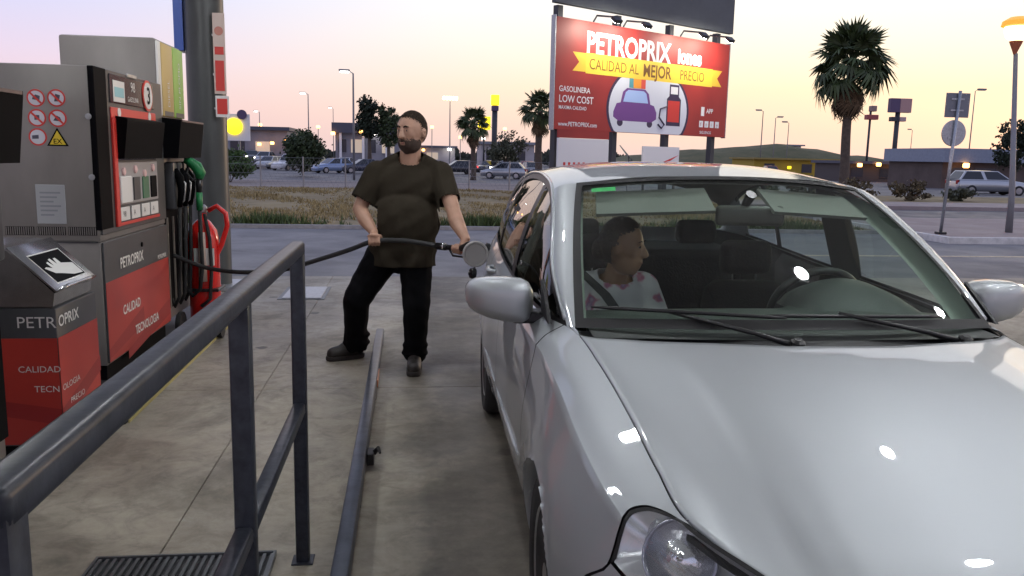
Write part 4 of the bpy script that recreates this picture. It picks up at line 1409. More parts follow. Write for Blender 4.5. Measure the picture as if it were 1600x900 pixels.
text('lettering', 'PETR', .075, (-1.795, by0 - .001, .69), (1, 0, 0), (0, 0, 1), M_label, cb, sx=1.05)
text('lettering', 'OPRIX', .075, (bx1 + .001, by0 + .015, .69), (0, 1, 0), (0, 0, 1), M_label, cb, sx=1.1, bold=.015)
text('lettering', 'CALIDAD', .042, (-1.80, by0 - .004, .48), (1, 0, 0), (0, 0, 1), M_label, cb, sx=1.05)
text('lettering', 'TECN', .042, (-1.735, by0 - .004, .385), (1, 0, 0), (0, 0, 1), M_label, cb, sx=1.05)
text('lettering', 'OLOGIA', .042, (bx1 + .004, by0 + .01, .385), (0, 1, 0), (0, 0, 1), M_label, cb, sx=1.3)
text('lettering', 'PRECIO', .04, (bx1 + .004, by0 + .09, .30), (0, 1, 0), (0, 0, 1), M_label, cb, sx=1.3)
M_inox = mat('stainless', (.45, .46, .48), .22, 1.0, var=.1, scale=12)
MB().prism([(-2.30, .785), (-1.635, .785), (-1.625, .85), (-1.815, 1.045), (-1.88, 1.06), (-2.30, 1.06)], (0, 4.47, 0), (1, 0, 0), (0, 0, 1), (0, -.46, 0)).build('metal_hood', M_inox, t)
# slanted lid facing the cars, with its pictogram
u_ = Vector((0, 1, 0))
v_ = Vector((-.205, 0, .197)).normalized()
o_ = Vector((-1.606, 3.985, .862))
w_ = u_.cross(v_) * -1
if w_.x < 0:
    w_ = -w_
lid = MB().obox(o_ + u_ * .24 + v_ * .143, u_ * .24, v_ * .143, w_ * .006, .003).build('slanted_lid', M_inox, t, smooth=35)
W_ = lambda a, c, h: o_ + u_ * a + v_ * c + w_ * h
def card(nm, a0, a1, c0, c1, h, m_, par):
    return MB().add([W_(a0, c0, h), W_(a1, c0, h), W_(a1, c1, h), W_(a0, c1, h)], [(0, 1, 2, 3)]).build(nm, m_, par)
stk = card('glove_sticker', .07, .42, .03, .215, .0068, M_label, lid)
card('sticker_field', .078, .412, .037, .208, .0073, M_pblack, lid)
hand = [(.40, .045), (.30, .05), (.20, .075), (.15, .085), (.10, .125), (.125, .13), (.17, .115), (.165, .15), (.185, .155), (.205, .125), (.21, .165), (.235, .17), (.25, .13), (.265, .165), (.29, .165), (.295, .13), (.40, .115)]
MB().add([W_(a, c, .0078) for a, c in hand], [tuple(range(len(hand)))]).build('glove_drawing', M_label, lid)
MB().tube([W_(0, .003, .004), W_(.12, .0, .012), W_(.24, .004, .003), W_(.36, -.004, .012), W_(.48, .003, .004)], [.006, .012, .008, .013, .006], 8).build('crumpled_lip', M_inox, lid, smooth=True)

# ------------------------------------------------------------------ billboard
BL, BR = Vector((4.62, 27.0, 0)), Vector((12.3, 32.0, 0))
BU = (BR - BL).normalized()
BW = (BR - BL).length
BN = Vector((BU.y, -BU.x, 0))
BZ0, BZ1 = 2.40, 5.92
ZV = Vector((0, 0, 1))
bb = thing('billboard', BL + BU * (BW / 2), 'large red roadside billboard with yellow ribbon, lit by floodlights', 'billboard')
M_bred = mat('billboard_red', (.38, .030, .022), .5, col2=(.28, .018, .016), scale=.7, detail=1)


def bp(u, z, h=0.0):
    return BL + BU * u + ZV * z + BN * h


def bquad(nm, pts_, h, m_, par):
    return MB().add([bp(a, c, h) for a, c in pts_], [tuple(range(len(pts_)))]).build(nm, m_, par)


def bcirc(cx, cz, rx, rz, n=40, a0=0, a1=2 * math.pi):
    return [(cx + rx * math.cos(a), cz + rz * math.sin(a)) for a in np.linspace(a0, a1, n, endpoint=abs(a1 - a0) < 6.28)]


def bboard(nm, u0, u1, z0, z1, th, m_):
    return MB().obox(bp((u0 + u1) / 2, (z0 + z1) / 2, -th / 2), BU * ((u1 - u0) / 2), BN * (th / 2), ZV * ((z1 - z0) / 2), .01).build(nm, m_, bb)


pan = bboard('panel', 0, BW, BZ0, BZ1, .14, M_bred)
bboard('frame_bar', -.05, 0, BZ0 - .03, BZ1 + .05, .2, M_galv)
bboard('frame_bar', BW, BW + .05, BZ0 - .03, BZ1 + .05, .2, M_galv)
M_bback = mat('board_back', (.085, .095, .105), .6, var=.15, scale=.8)
up = bboard('upper_panel', -.05, BW + .15, BZ1 + .42, BZ1 + 3.3, .2, M_bback)
bquad('upper_inset', [(.9, 6.75), (1.6, 6.75), (1.6, 8.6), (.9, 8.6)], .004, mat('board_back2', (.12, .13, .145), .6), up)
M_post = mat('post_dark', (.04, .042, .05), .5)
for u in (.35, 3.1, 5.9, 8.7):
    MB().obox(bp(u, BZ1 * .5 + .2, -.32), BU * .11, BN * .11, ZV * (BZ1 * .5 + .2)).build('post', M_post, bb)
M_bwhite = mat('billboard_white', (.80, .79, .78), .5)
M_bnavy = mat('billboard_navy', (.035, .02, .06), .5)
ZT = BZ1
text('lettering', 'PETROPRIX', .95, bp(1.35, ZT - .98, .004), BU, ZV, M_bwhite, pan, sx=.88, bold=.03)
text('lettering', 'iones', .72, bp(6.05, ZT - .92, .004), BU, ZV, M_bwhite, pan, sx=.9, bold=.05)
rb = bquad('ribbon', [(.75, ZT - 1.02), (8.75, ZT - 1.02), (8.45, ZT - 1.32), (8.75, ZT - 1.62), (.75, ZT - 1.62), (1.05, ZT - 1.32)], .004, mat('ribbon_yellow', (.80, .50, .04), .5), pan)
bquad('ribbon_face', [(1.35, ZT - 1.0), (8.15, ZT - 1.0), (8.15, ZT - 1.66), (1.35, ZT - 1.66)], .008, mat('ribbon_bright', (.85, .58, .05), .5), rb)
M_brown = mat('ribbon_ink', (.20, .08, .01), .5)
text('lettering', 'CALIDAD AL', .50, bp(1.5, ZT - 1.51, .01), BU, ZV, M_brown, rb, sx=.86)
text('lettering', 'MEJOR', .60, bp(4.18, ZT - 1.54, .01), BU, ZV, M_brown, rb, sx=.86, bold=.02)
text('lettering', 'PRECIO', .50, bp(6.2, ZT - 1.51, .01), BU, ZV, M_brown, rb, sx=.86)
cx, cz = 4.62, BZ0 + .82
top = lambda rx, rz: [(x, max(BZ0 + .01, min(z, ZT - 1.64))) for x, z in bcirc(cx, cz, rx, rz, 60)]
cw = bquad('circle_outline', top(2.22, 1.60), .003, M_bnavy, pan)
bquad('circle_field', top(2.10, 1.52), .005, mat('billboard_pale', (.66, .68, .74), .5), cw)
# drawn car and luggage (plain stand-in), drawn pump
M_pur = mat('drawn_purple', (.16, .05, .24), .5)
M_lpur = mat('drawn_light', (.38, .52, .82), .5)
dc = bquad('drawn_car', [(2.75, 3.10), (2.75, 2.92), (3.0, 2.80), (4.75, 2.80), (5.0, 2.92), (5.0, 3.15), (4.85, 3.38), (4.65, 3.42), (4.55, 3.78), (4.35, 3.92), (3.4, 3.92), (3.2, 3.78), (3.1, 3.42), (2.9, 3.38)], .007, M_pur, pan)
bquad('drawn_windscreen', [(3.22, 3.45), (4.53, 3.45), (4.42, 3.78), (4.28, 3.86), (3.48, 3.86), (3.34, 3.78)], .009, M_lpur, dc)
for a in (3.0, 4.55):
    bquad('drawn_wheel', bcirc(a + .1, 2.74, .15, .13, 16), .006, M_bnavy, dc)
for a, c, m_ in ((3.5, 3.80, mat('drawn_teal', (.08, .3, .34), .5)), (3.72, 4.15, mat('drawn_orange', (.85, .32, .03), .5)), (4.12, 4.35, mat('drawn_red', (.7, .08, .05), .5))):
    bquad('drawn_bag', [(a, 3.94), (c, 3.94), (c, 4.26), (a, 4.26)], .0085 + .0007 * a, m_, dc)
dp = bquad('drawn_pump', [(5.55, 2.72), (6.35, 2.72), (6.35, 3.68), (6.22, 3.78), (6.22, 4.2), (5.68, 4.2), (5.68, 3.78), (5.55, 3.68)], .007, M_bnavy, pan)
bquad('drawn_screen', [(5.75, 3.86), (6.15, 3.86), (6.15, 4.12), (5.75, 4.12)], .009, M_bwhite, dp)
bquad('drawn_cabinet', [(5.62, 2.86), (6.28, 2.86), (6.28, 3.62), (5.62, 3.62)], .009, M_redprint, dp)
MB().tube([bp(5.55, 3.4, .02), bp(5.2, 3.3, .02), bp(5.15, 3.0, .02), bp(5.45, 2.75, .02), bp(5.3, 2.62, .02), bp(5.1, 2.75, .02)], .03, 6).build('drawn_hose', M_bnavy, dp)
for s_, z_, h_ in (('GASOLINERA', 3.62, .25), ('LOW COST', 3.28, .32), ('MAXIMA CALIDAD', 3.06, .16), ('www.PETROPRIX.com', 2.52, .20)):
    text('lettering', s_, h_, bp(.18, z_, .004), BU, ZV, M_bwhite, pan, bold=.012, sx=.95)
text('lettering', 'APP', .24, bp(7.9, 3.28, .004), BU, ZV, M_bwhite, pan, bold=.02)
text('lettering', 'SIGUENOS', .15, bp(7.55, 2.50, .004), BU, ZV, M_bwhite, pan, bold=.012)
bquad('phone_mark', [(7.58, 3.16), (7.78, 3.16), (7.78, 3.50), (7.58, 3.50)], .004, M_bwhite, pan)
for i in range(4):
    icon = bquad('social_icon', [(7.5 + i * .33, 2.74), (7.74 + i * .33, 2.74), (7.74 + i * .33, 2.98), (7.5 + i * .33, 2.98)], .004, M_bwhite, pan)
    text('icon_letter', 'ftiy'[i], .2, bp(7.57 + i * .33, 2.79, .006), BU, ZV, M_bred, icon)
M_flood = mat('flood_glass', (1.0, .93, .78), .4, emit=260)
for u in (1.7, 3.15, 6.2, 7.75):
    arm = MB().tube([bp(u, ZT + .02, -.05), bp(u, ZT + .2, .1), bp(u, ZT + .06, .95)], .03, 8).build('lamp_arm', M_post, bb)
    c_ = bp(u, ZT - .03, 1.0)
    dn = (ZV * -.75 - BN * .65).normalized()
    MB().obox(c_, BU * .17, dn * .06, dn.cross(BU).normalized() * .11, .01).build('floodlight', M_post, arm)
    MB().obox(c_ + dn * .064, BU * .15, dn * .003, dn.cross(BU).normalized() * .09).build('floodlight_glass', M_flood, arm)
# notice boards below
for (u0, u1, z0, z1, lab, red) in ((-.1, 2.25, 1.2, 2.12, 'white notice board with red heading below the billboard\'s left end', True), (4.0, 6.0, 1.25, 1.95, 'white notice board with red wave below the middle of the billboard', False)):
    nb = thing('notice_board', bp((u0 + u1) / 2, 0, .3), lab, 'notice board')
    MB().obox(bp((u0 + u1) / 2, (z0 + z1) / 2, .3), BU * ((u1 - u0) / 2), BN * .03, ZV * ((z1 - z0) / 2)).build('board', M_bwhite, nb)
    for u in (u0 + .15, u1 - .15):
        MB().obox(bp(u, z0 / 2, .26), BU * .04, BN * .03, ZV * (z0 / 2)).build('leg', M_post, nb)
    if red:
        MB().obox(bp((u0 + u1) / 2, z1 + .14, .3), BU * ((u1 - u0) / 2), BN * .031, ZV * .13).build('heading', M_bred, nb)
        for k in range(5):
            MB().obox(bp(u0 + .3 + k * .22, z0 + .1, .333), BU * .05, BN * .002, ZV * .05).build('print_mark', M_redprint, nb)
    else:
        MB().add([bp(u0 + .7, z0 + .08, .333), bp(u1 - .5, z0 + .2, .333), bp(u1 - .02, z0 + .42, .333), bp(u1 - .5, z0 + .28, .333), bp(u0 + 1.1, z0 + .16, .333)], [(0, 1, 2, 3, 4)]).build('red_wave', M_redprint, nb)

# ------------------------------------------------------------------ trees and shrubs
M_trunk = mat('palm_bark', (.10, .075, .055), .9, bump=.6, bscale=12, var=.25)
M_frond = mat('palm_leaf', (.050, .075, .022), .6, island=.45)
M_dead = mat('palm_dead_leaf', (.13, .085, .045), .9, island=.4)


def fan_leaf(n=18, stalk=.56, blade=.50, droop=.22):
    b = MB()
    L = 1.0
    b.tube([(0, 0, 0), (stalk * .5, 0, .015), (stalk, 0, 0)], [.02, .015, .012], 4)
    for i in range(n):
        a = R(-125 + 250 * i / (n - 1))
        ln = blade * (1 - .25 * abs(a) / R(125)) * (1 + .08 * ((i % 2) - .5))
        d = Vector((math.cos(a), math.sin(a), 0))
        p = Vector((-d.y, d.x, 0))
        o = Vector((stalk, 0, 0))
        m1 = o + d * ln * .55
        tip = o + d * ln + Vector((0, 0, -droop * ln * (1.1 + .4 * (i % 3))))
        b.add([o + p * .006, o - p * .006, m1 - p * .042 + Vector((0, 0, -.012)), m1 + Vector((0, 0, .02)), m1 + p * .042 + Vector((0, 0, -.012)), tip],
              [(1, 2, 3), (0, 1, 3), (0, 3, 4), (2, 5, 3), (3, 5, 4)])
    return b


_fl = fan_leaf()


def leaf_mesh(nm, m_, droop):
    b = fan_leaf(droop=droop)
    me = bpy.data.meshes.new(nm)
    me.from_pydata(b.v, [], b.f)
    me.materials.append(m_)
    return me


LEAVES = [leaf_mesh('fan_frond', M_frond, d) for d in (.1, .3, .5)]
DEADS = [leaf_mesh('dead_frond', M_dead, .6)]


def palm(loc, H, Rr, n, nd, label, lean=0.0, seed=1, tr=.22, skirt=1.0):
    rr = random.Random(seed)
    t = thing('fan_palm', loc, label, 'palm tree')
    x, y, z0 = loc
    MB().tube([(x + lean * H * k + .03 * math.sin(k * 9), y, z0 + H * k) for k in np.linspace(0, 1, 14)], [tr * 1.35] + [tr * (1.05 - .25 * k) for k in np.linspace(0, 1, 13)], 12).build('trunk', M_trunk, t, smooth=True)

    def put(me, th, ph, sc, off, nm):
        o = bpy.data.objects.new(nm, me)
        C.objects.link(o)
        o.parent = t
        d = Vector((math.cos(ph) * math.cos(th), math.sin(ph) * math.cos(th), math.sin(th)))
        o.rotation_euler = (rr.uniform(-.5, .5), -th, ph)
        o.rotation_euler = (Matrix.Rotation(ph, 3, 'Z') @ Matrix.Rotation(-th, 3, 'Y') @ Matrix.Rotation(rr.uniform(-.6, .6), 3, 'X')).to_euler()
        o.location = Vector((lean * H, 0, H + off)) + d * .05
        o.scale = (sc, sc, sc)

    for i in range(n):
        u = (i + .5) / n
        th = R(82) - R(120) * u ** .95 + rr.gauss(0, .1)
        put(LEAVES[0 if u < .3 else (1 if u < .7 else 2)], th, i * 2.39996 + rr.gauss(0, .15), Rr * rr.uniform(.82, 1.08), .12 * Rr * (1 - u), 'frond')
    for i in range(nd):
        put(DEADS[0], R(-48) - R(35) * rr.random(), i * 2.39996, Rr * rr.uniform(.55, .8) * skirt, -.12 * Rr - .35 * Rr * rr.random(), 'dead_frond')
    return t


palm((24.45, 45, -.2), 6.9, 2.35, 46, 44, 'tall fan palm standing alone to the right of the billboard', lean=-.012, seed=3, tr=.26)
palm((5.05, 67, -.5), 4.25, 1.45, 34, 18, 'short fan palm just to the right of the man\'s head', seed=5, tr=.2)
palm((6.92, 45, -.2), 4.1, 1.15, 34, 18, 'fan palm partly hidden by the left edge of the billboard', seed=8, tr=.2)


def leafy(nm, base, crown, label, cat, m_, nleaf=1800, size=.16, trunk=None, seed=1, group=None, parts=('crown', 'trunk')):
    """crown = list of (centre, radii) clumps; leaf quads spread through each clump's volume"""
    rr = random.Random(seed)
    t = thing(nm, base, label, cat, group)
    b = MB()
    tot = sum(r[0] * r[1] * r[2] for _, r in crown)
    for c, r in crown:
        k = int(nleaf * r[0] * r[1] * r[2] / tot)
        sub = [(Vector((rr.gauss(0, 1), rr.gauss(0, 1), rr.gauss(0, 1))).normalized() * rr.uniform(.5, 1)) for _ in range(max(5, k // 60))]
        for _ in range(k):
            q = rr.choice(sub)
            d = q + Vector((rr.gauss(0, .17), rr.gauss(0, .17), rr.gauss(0, .17)))
            p = Vector((c[0] + d.x * r[0], c[1] + d.y * r[1], max(base[2] + .03, c[2] + d.z * r[2])))
            a = Vector((rr.gauss(0, 1), rr.gauss(0, 1), rr.gauss(0, 1))).normalized()
            e = a.orthogonal().normalized()
            s_ = size * rr.uniform(.6, 1.3)
            f_ = a.cross(e)
            b.add([p - e * s_ * .5, p + f_ * s_ * .28, p + e * s_ * .5, p - f_ * s_ * .28], [(0, 1, 2, 3)])
    b.build(parts[0], m_, t)
    if trunk:
        rad, top_ = trunk
        tb = MB().tube([base, (base[0] + .05, base[1], base[2] + top_ * .5), (base[0], base[1], base[2] + top_)], [rad * 1.3, rad, rad * .7], 8)
        for c, r in crown[:6]:
            tb.tube([(base[0], base[1], base[2] + top_ * .8), ((base[0] + c[0]) / 2, c[1], (base[2] + top_ + c[2]) / 2), c], [rad * .6, rad * .4, rad * .15], 6)
        tb.build(parts[1], M_trunk, t, smooth=True)
    else:
        tb = MB()
        for k in range(6):
            a = k * 1.05
            c, r = crown[k % len(crown)]
            tb.tube([(base[0], base[1], base[2]), (c[0] + .4 * r[0] * math.cos(a), c[1] + .4 * r[1] * math.sin(a), c[2] + .3 * r[2])], [.03, .01], 5)
        tb.build('stem', M_trunk, t)
    return t


M_lf_dark = mat('leaf_dark', (.020, .030, .014), .7, island=.5)
M_lf_mid = mat('leaf_mid', (.040, .060, .020), .7, island=.5)
M_lf_olive = mat('leaf_olive', (.075, .080, .045), .75, island=.45)
M_lf_dry = mat('leaf_dry', (.11, .085, .045), .8, island=.45)
leafy('poplar_tree', (-4.0, 85, -.5), [((-4.15, 85, 5.6), (.95, 1, 1.4)), ((-4.0, 85, 4.0), (1.1, 1.1, 1.3))], 'dark tall tree, left one of the pair behind the man', 'tree', M_lf_dark, 2600, .34, (.2, 3.4), 11)
leafy('poplar_tree', (-2.1, 85, -.5), [((-2.2, 85, 5.2), (1.0, 1, 1.3)), ((-2.1, 85, 3.6), (1.1, 1.1, 1.4)), ((-1.7, 85, 2.8), (.8, .8, .7))], 'dark tree, right one of the pair behind the man', 'tree', M_lf_mid, 2600, .34, (.2, 3.0), 12)
leafy('round_bush', (-8.65, 70, -.45), [((-8.65, 70, 1.7), (1.45, 1.3, 1.3)), ((-8.65, 70, .8), (1.2, 1.2, .8))], 'round clipped dark green bush beyond the parked cars', 'bush', M_lf_mid, 9000, .30, None, 13)
leafy('hedge_bush', (-10.3, 50, -.45), [((-10.9, 50, .9), (.9, .8, .8)), ((-9.8, 50, .8), (.9, .8, .7))], 'bright green low bush next to the grey column', 'bush', mat('leaf_bright', (.06, .11, .025), .7, island=.5), 5000, .22, None, 14)
leafy('olive_tree', (8.5, 75, -.5), [((7.9, 75, 2.2), (1.2, 1, 1.2)), ((9.1, 75, 2.4), (1.3, 1, 1.2)), ((8.5, 75, 1.4), (1.5, 1, .9))], 'grey green olive tree between the two small palms', 'tree', M_lf_olive, 2400, .26, (.15, 1.6), 15)
leafy('broad_tree', (43.4, 56, -.5), [((43.0, 56, 3.2), (1.4, 1.2, 1.3)), ((44.3, 56, 3.7), (1.4, 1.2, 1.4)), ((43.8, 56, 2.3), (1.7, 1.2, 1.0))], 'dark tree at the right edge behind the street lamp', 'tree', M_lf_dark, 2400, .3, (.2, 2.4), 16)
for i, (x, y, h, r, m_, lab) in enumerate(((15.6, 31.5, .75, .7, M_lf_olive, 'low olive shrub just behind the car roof\'s right end'), (17.0, 30.6, .8, .75, M_lf_dry, 'brownish shrub below the tall palm'),
                                           (19.7, 31.2, .8, .7, M_lf_dry, 'round brown shrub left of the back-turned road sign'), (22.0, 31.5, .6, .55, M_lf_olive, 'small shrub beside the sign pole in the planting strip'),
                                           (18.2, 33.6, .55, .6, M_lf_mid, 'green shrub between the two brown shrubs'), (14.2, 32.4, .7, .8, M_lf_mid, 'green shrub left of the olive shrub, over the car roof'))):
    leafy('shrub', (x, y, .08), [((x, y, .08 + h * .5), (r, r, h * .55)), ((x + .3, y, .08 + h * .3), (r * .9, r, h * .35))], lab, 'shrub', m_, 900, .16, None, 30 + i)
# far tree line: reads as one mass
b = MB()
rr = random.Random(4)
for k in range(5200):
    x = rr.uniform(-75, 150)
    h = 1.9 + 1.0 * math.sin(x * .21) * math.sin(x * .083 + 2) + .5 * math.sin(x * .9)
    z = rr.uniform(.0, 1.0) * max(.8, h)
    p = Vector((x, 172 + rr.uniform(0, 6), z))
    e = Vector((rr.gauss(0, 1), rr.gauss(0, .3), rr.gauss(0, 1))).normalized() * rr.uniform(.35, .8)
    f_ = Vector((-e.z, 0, e.x)) * .7
    b.add([p - e, p + f_, p + e, p - f_], [(0, 1, 2, 3)])
tag(b.build('far_trees', mat('far_foliage', (.05, .055, .04), .9, island=.5)), 'low dark belt of far trees along the horizon', 'trees', kind='stuff')

# ------------------------------------------------------------------ fence, lamps, signs, buildings
M_fpost = mat('fence_post', (.28, .28, .29), .5, .5)
fn = thing('wire_fence', (-3, 36.2, 0), 'thin wire fence with grey posts behind the dry grass', 'fence')
for i in range(16):
    x = -13.2 + i * 1.75
    MB().tube([(x, 36.2, 0), (x, 36.2, 1.3)], .03, 6).build('post', M_fpost, fn)
for z in (.25, .6, .95, 1.25):
    MB().tube([(-13.2, 36.2, z), (13.05, 36.2, z)], .006, 4).build('wire', M_fpost, fn)
b = MB()
for i in range(130):
    x = -13.2 + i * .2
    b.tube([(x, 36.19, .1), (x + .6, 36.19, 1.2)], .003, 3)
    b.tube([(x + .6, 36.21, .1), (x, 36.21, 1.2)], .003, 3)
o = b.build('wire_mesh', M_fpost, fn)
o['kind'] = 'stuff'

M_pole = mat('pole_grey', (.24, .24, .25), .5, .4)
M_lit_w = mat('lit_white', (1, .96, .9), .5, emit=14)
M_lit_o = mat('lit_orange', (1, .45, .12), .5, emit=6)
M_lit_y = mat('lit_yellow', (1, .72, .02), .5, emit=1.6)
M_unlit = mat('unlit_lens', (.6, .6, .58), .4)


def lamp_post(x, y, top, label, lit=None, arm=.9, r=.06, side_=1):
    z0 = gz(y) if y > 36 else 0
    t = thing('street_lamp', (x, y, z0), label, 'street lamp', 'street lamps in the background')
    MB().tube([(x, y, z0), (x, y, (z0 + top) * .6), (x, y, top - .15), (x - side_ * arm * .3, y, top)], [r, r * .8, r * .6, r * .5], 8).build('pole', M_pole, t, smooth=True)
    hx = x - side_ * arm * .6
    MB().rbox(hx - arm * .38, hx + arm * .38, y - .16, y + .16, top - .02, top + .12, .04, 1).build('lamp_head', M_pole, t)
    MB().rbox(hx - arm * .3, hx + arm * .3, y - .13, y + .13, top - .09, top - .025, .02, 1).build('lamp_lens', lit or M_unlit, t)


lamp_post(-3.88, 60, 7.05, 'tall lit street lamp left of the man, nearest of the far lamps', M_lit_w, 1.0, .09)
lamp_post(-12.75, 110, 8.8, 'lit white street lamp far left above the parked white van', M_lit_w, 1.1, .09)
lamp_post(-22.2, 130, 7.3, 'small far street lamp above the left grey building', M_lit_w, .8, .08)
lamp_post(-12.3, 140, 8.6, 'faint far street lamp left of the tall lit lamp', M_lit_w, .8, .07)
lamp_post(51.8, 120, 8.9, 'street lamp on the hill, leftmost of three right of the billboard', None, 1.2, .1)
lamp_post(53.8, 120, 8.0, 'street lamp on the hill, middle of three right of the billboard', None, 1.2, .09, -1)
lamp_post(55.9, 120, 7.3, 'street lamp on the hill, rightmost of three right of the billboard', None, 1.1, .08)
lamp_post(56.8, 80, 9.1, 'thin street lamp rising just behind the square road sign', None, 1.2, .07, -1)
lamp_post(94.5, 150, 8.0, 'faint far lamp between the pylon sign and the road sign', None, 1.0, .08)

t = thing('floodlight_mast', (6.62, 140, -.55), 'tall floodlight mast with a row of bright lamps above the small palm', 'mast')
MB().tube([(6.62, 140, -.55), (6.58, 140, 10.3)], [.14, .07], 8).build('mast', M_pole, t)
MB().box(5.5, 7.7, 139.9, 140.1, 10.25, 10.35).build('cross_bar', M_pole, t)
for i in range(5):
    x = 5.6 + i * .5
    MB().rbox(x - .2, x + .2, 139.6, 139.9, 10.35, 10.9, .05, 1).build('floodlight', mat('lit_warm', (1, .8, .4), .5, emit=12), t)

# right-hand street lamp with orange cap, near the kerb
t = thing('street_lamp', (12.72, 16.35, .12), 'slim street lamp with glowing orange cap at the right edge', 'street lamp')
MB().tube([(12.72, 16.35, .12), (12.70, 16.35, .9), (12.42, 16.35, 3.82)], [.075, .06, .042], 12).build('pole', M_pole, t, smooth=True)
MB().lathe([(.03, 3.80), (.05, 3.86), (.13, 4.06), (.12, 4.07), (0, 4.07)], (12.40, 16.35, 0), (0, 0, 1), 20).build('neck_cone', mat('neck_red', (.45, .13, .06), .4), t, smooth=40)
MB().lathe([(.10, 4.07), (.20, 4.13), (.25, 4.28), (.24, 4.35), (0, 4.36)], (12.40, 16.35, 0), (0, 0, 1), 24).build('diffuser', mat('lit_diffuser', (1, .86, .5), .5, emit=3.2), t, smooth=40)
MB().lathe([(.27, 4.35), (.31, 4.37), (.29, 4.46), (.16, 4.54), (0, 4.56)], (12.40, 16.35, 0), (0, 0, 1), 24).build('cap', mat('lamp_cap_orange', (.95, .36, .03), .4, emit=.75), t, smooth=40)

# road sign seen from behind
t = thing('road_sign', (10.78, 15.77, .12), 'back of a square and a round road sign on one leaning pole', 'road sign')
MB().tube([(10.76, 15.77, .12), (10.88, 15.77, 2.98)], .032, 10).build('pole', M_galv, t, smooth=True)
M_sback = mat('sign_back', (.20, .205, .225), .5, .5)
MB().rbox(10.61, 11.13, 15.80, 15.815, 2.46, 2.94, .006, 1).build('square_plate', M_sback, t)
MB().lathe([(.25, 0), (.25, .014)], (10.85, 15.80, 2.15), (0, 1, 0), 36).build('round_plate', M_sback, t)
MB().lathe([(.255, -.004), (.262, .002), (.262, .016), (.255, .018)], (10.85, 15.80, 2.15), (0, 1, 0), 36).build('plate_rim', M_galv, t)
for z in (2.6, 2.82, 2.05, 2.25):
    MB().box(10.72, 11.0, 15.785, 15.80, z - .015, z + .015).build('bracket', M_galv, t)
MB().rbox(10.68, 10.85, 15.69, 15.86, .12, .17, .01, 1).build('foot', M_black, t)

# pylon signs


def pylon(nm, x, y, top, label, boxes, pr=.35):
    t = thing(nm, (x, y, -.55), label, 'sign')
    MB().tube([(x, y, -.55), (x, y, top)], pr, 10).build('mast', M_post, t, smooth=True)
    for i, (dx, z0, z1, w, m_) in enumerate(boxes):
        MB().rbox(x + dx - w / 2, x + dx + w / 2, y - .5, y + .3, z0, z1, .05, 1).build('sign_box', m_, t)


M_pv = mat('sign_violet', (.09, .06, .13), .5)
pylon('pylon_sign', 66.9, 110, 9, 'tall pylon sign with dark box right of the tall palm', [(-.7, 8.5, 10.4, 1.4, M_pv), (.85, 8.5, 10.4, 1.7, mat('sign_pink', (.45, .27, .25), .5)), (-.7, 7.3, 7.9, .8, M_post), (.6, 7.3, 7.9, .9, mat('sign_pale', (.5, .36, .33), .5))], .32)
pylon('pylon_sign', 57.2, 100, 8.4, 'small red sign on a mast behind the tall palm', [(.1, 6.9, 7.5, 1.5, mat('sign_red', (.35, .07, .07), .5)), (.2, 7.9, 8.6, .7, mat('sign_dull', (.3, .2, .17), .5))], .14)
pylon('pylon_sign', 10.0, 100, 7.4, 'dark pylon with lit yellow top left of the second small palm', [(0, 7.35, 8.55, .95, M_lit_y), (0, 6.7, 7.3, .8, M_pv)], .33)
pylon('pylon_sign', 9.1, 104, 4.6, 'low lit orange yellow sign beside the short palm', [(0, 4.6, 6.2, 1.5, M_lit_y)], .12)
t = thing('shop_sign', (-10.7, 55, -.35), 'white sign board with a lit yellow disc beside the column', 'sign')
MB().box(-11.4, -10.0, 55, 55.1, 2.1, 3.75).build('board', M_bwhite, t)
MB().tube([(-10.7, 55.2, -.4), (-10.7, 55.2, 2.2)], .08, 8).build('post', M_pole, t)
MB().lathe([(.52, 0), (.52, .12), (.42, .2), (0, .22)], (-10.95, 55, 2.98), (0, -1, 0), 28).build('yellow_disc', M_lit_y, t, smooth=40)
MB().lathe([(.3, 0), (.3, .1), (0, .1)], (-10.45, 54.98, 3.72), (0, -1, 0), 20).build('dark_emblem', M_pv, t)

# far buildings


def building(nm, x0, x1, y0, y1, z0, z1, m_, label, roof=None, wins=(), lights=(), posts=()):
    t = thing(nm, ((x0 + x1) / 2, (y0 + y1) / 2, z0), label, 'building')
    MB().box(x0, x1, y0, y1, z0, z1).build('wall', m_, t)
    if roof:
        MB().box(x0 - .4, x1 + .4, y0 - .8, y1 + .3, z1, z1 + roof[0]).build('roof', roof[1], t)
    for (a, c, d, e, m2) in wins:
        w = MB().box(a, c, y0 - .06, y0 - .02, d, e).build('window', m2, t)
        MB().box(a - .06, c + .06, y0 - .1, y0 - .062, d - .08, d).build('sill', m_, w)
    for (a, c, m2) in lights:
        MB().rbox(a - .26, a + .26, y0 - 1.2, y0 - .9, c - .2, c + .2, .08, 1).build('wall_lamp', m2, t)
    for a in posts:
        MB().box(a - .15, a + .15, y0 - .6, y0 - .3, z0, z1).build('pillar', M_bwhite, t)


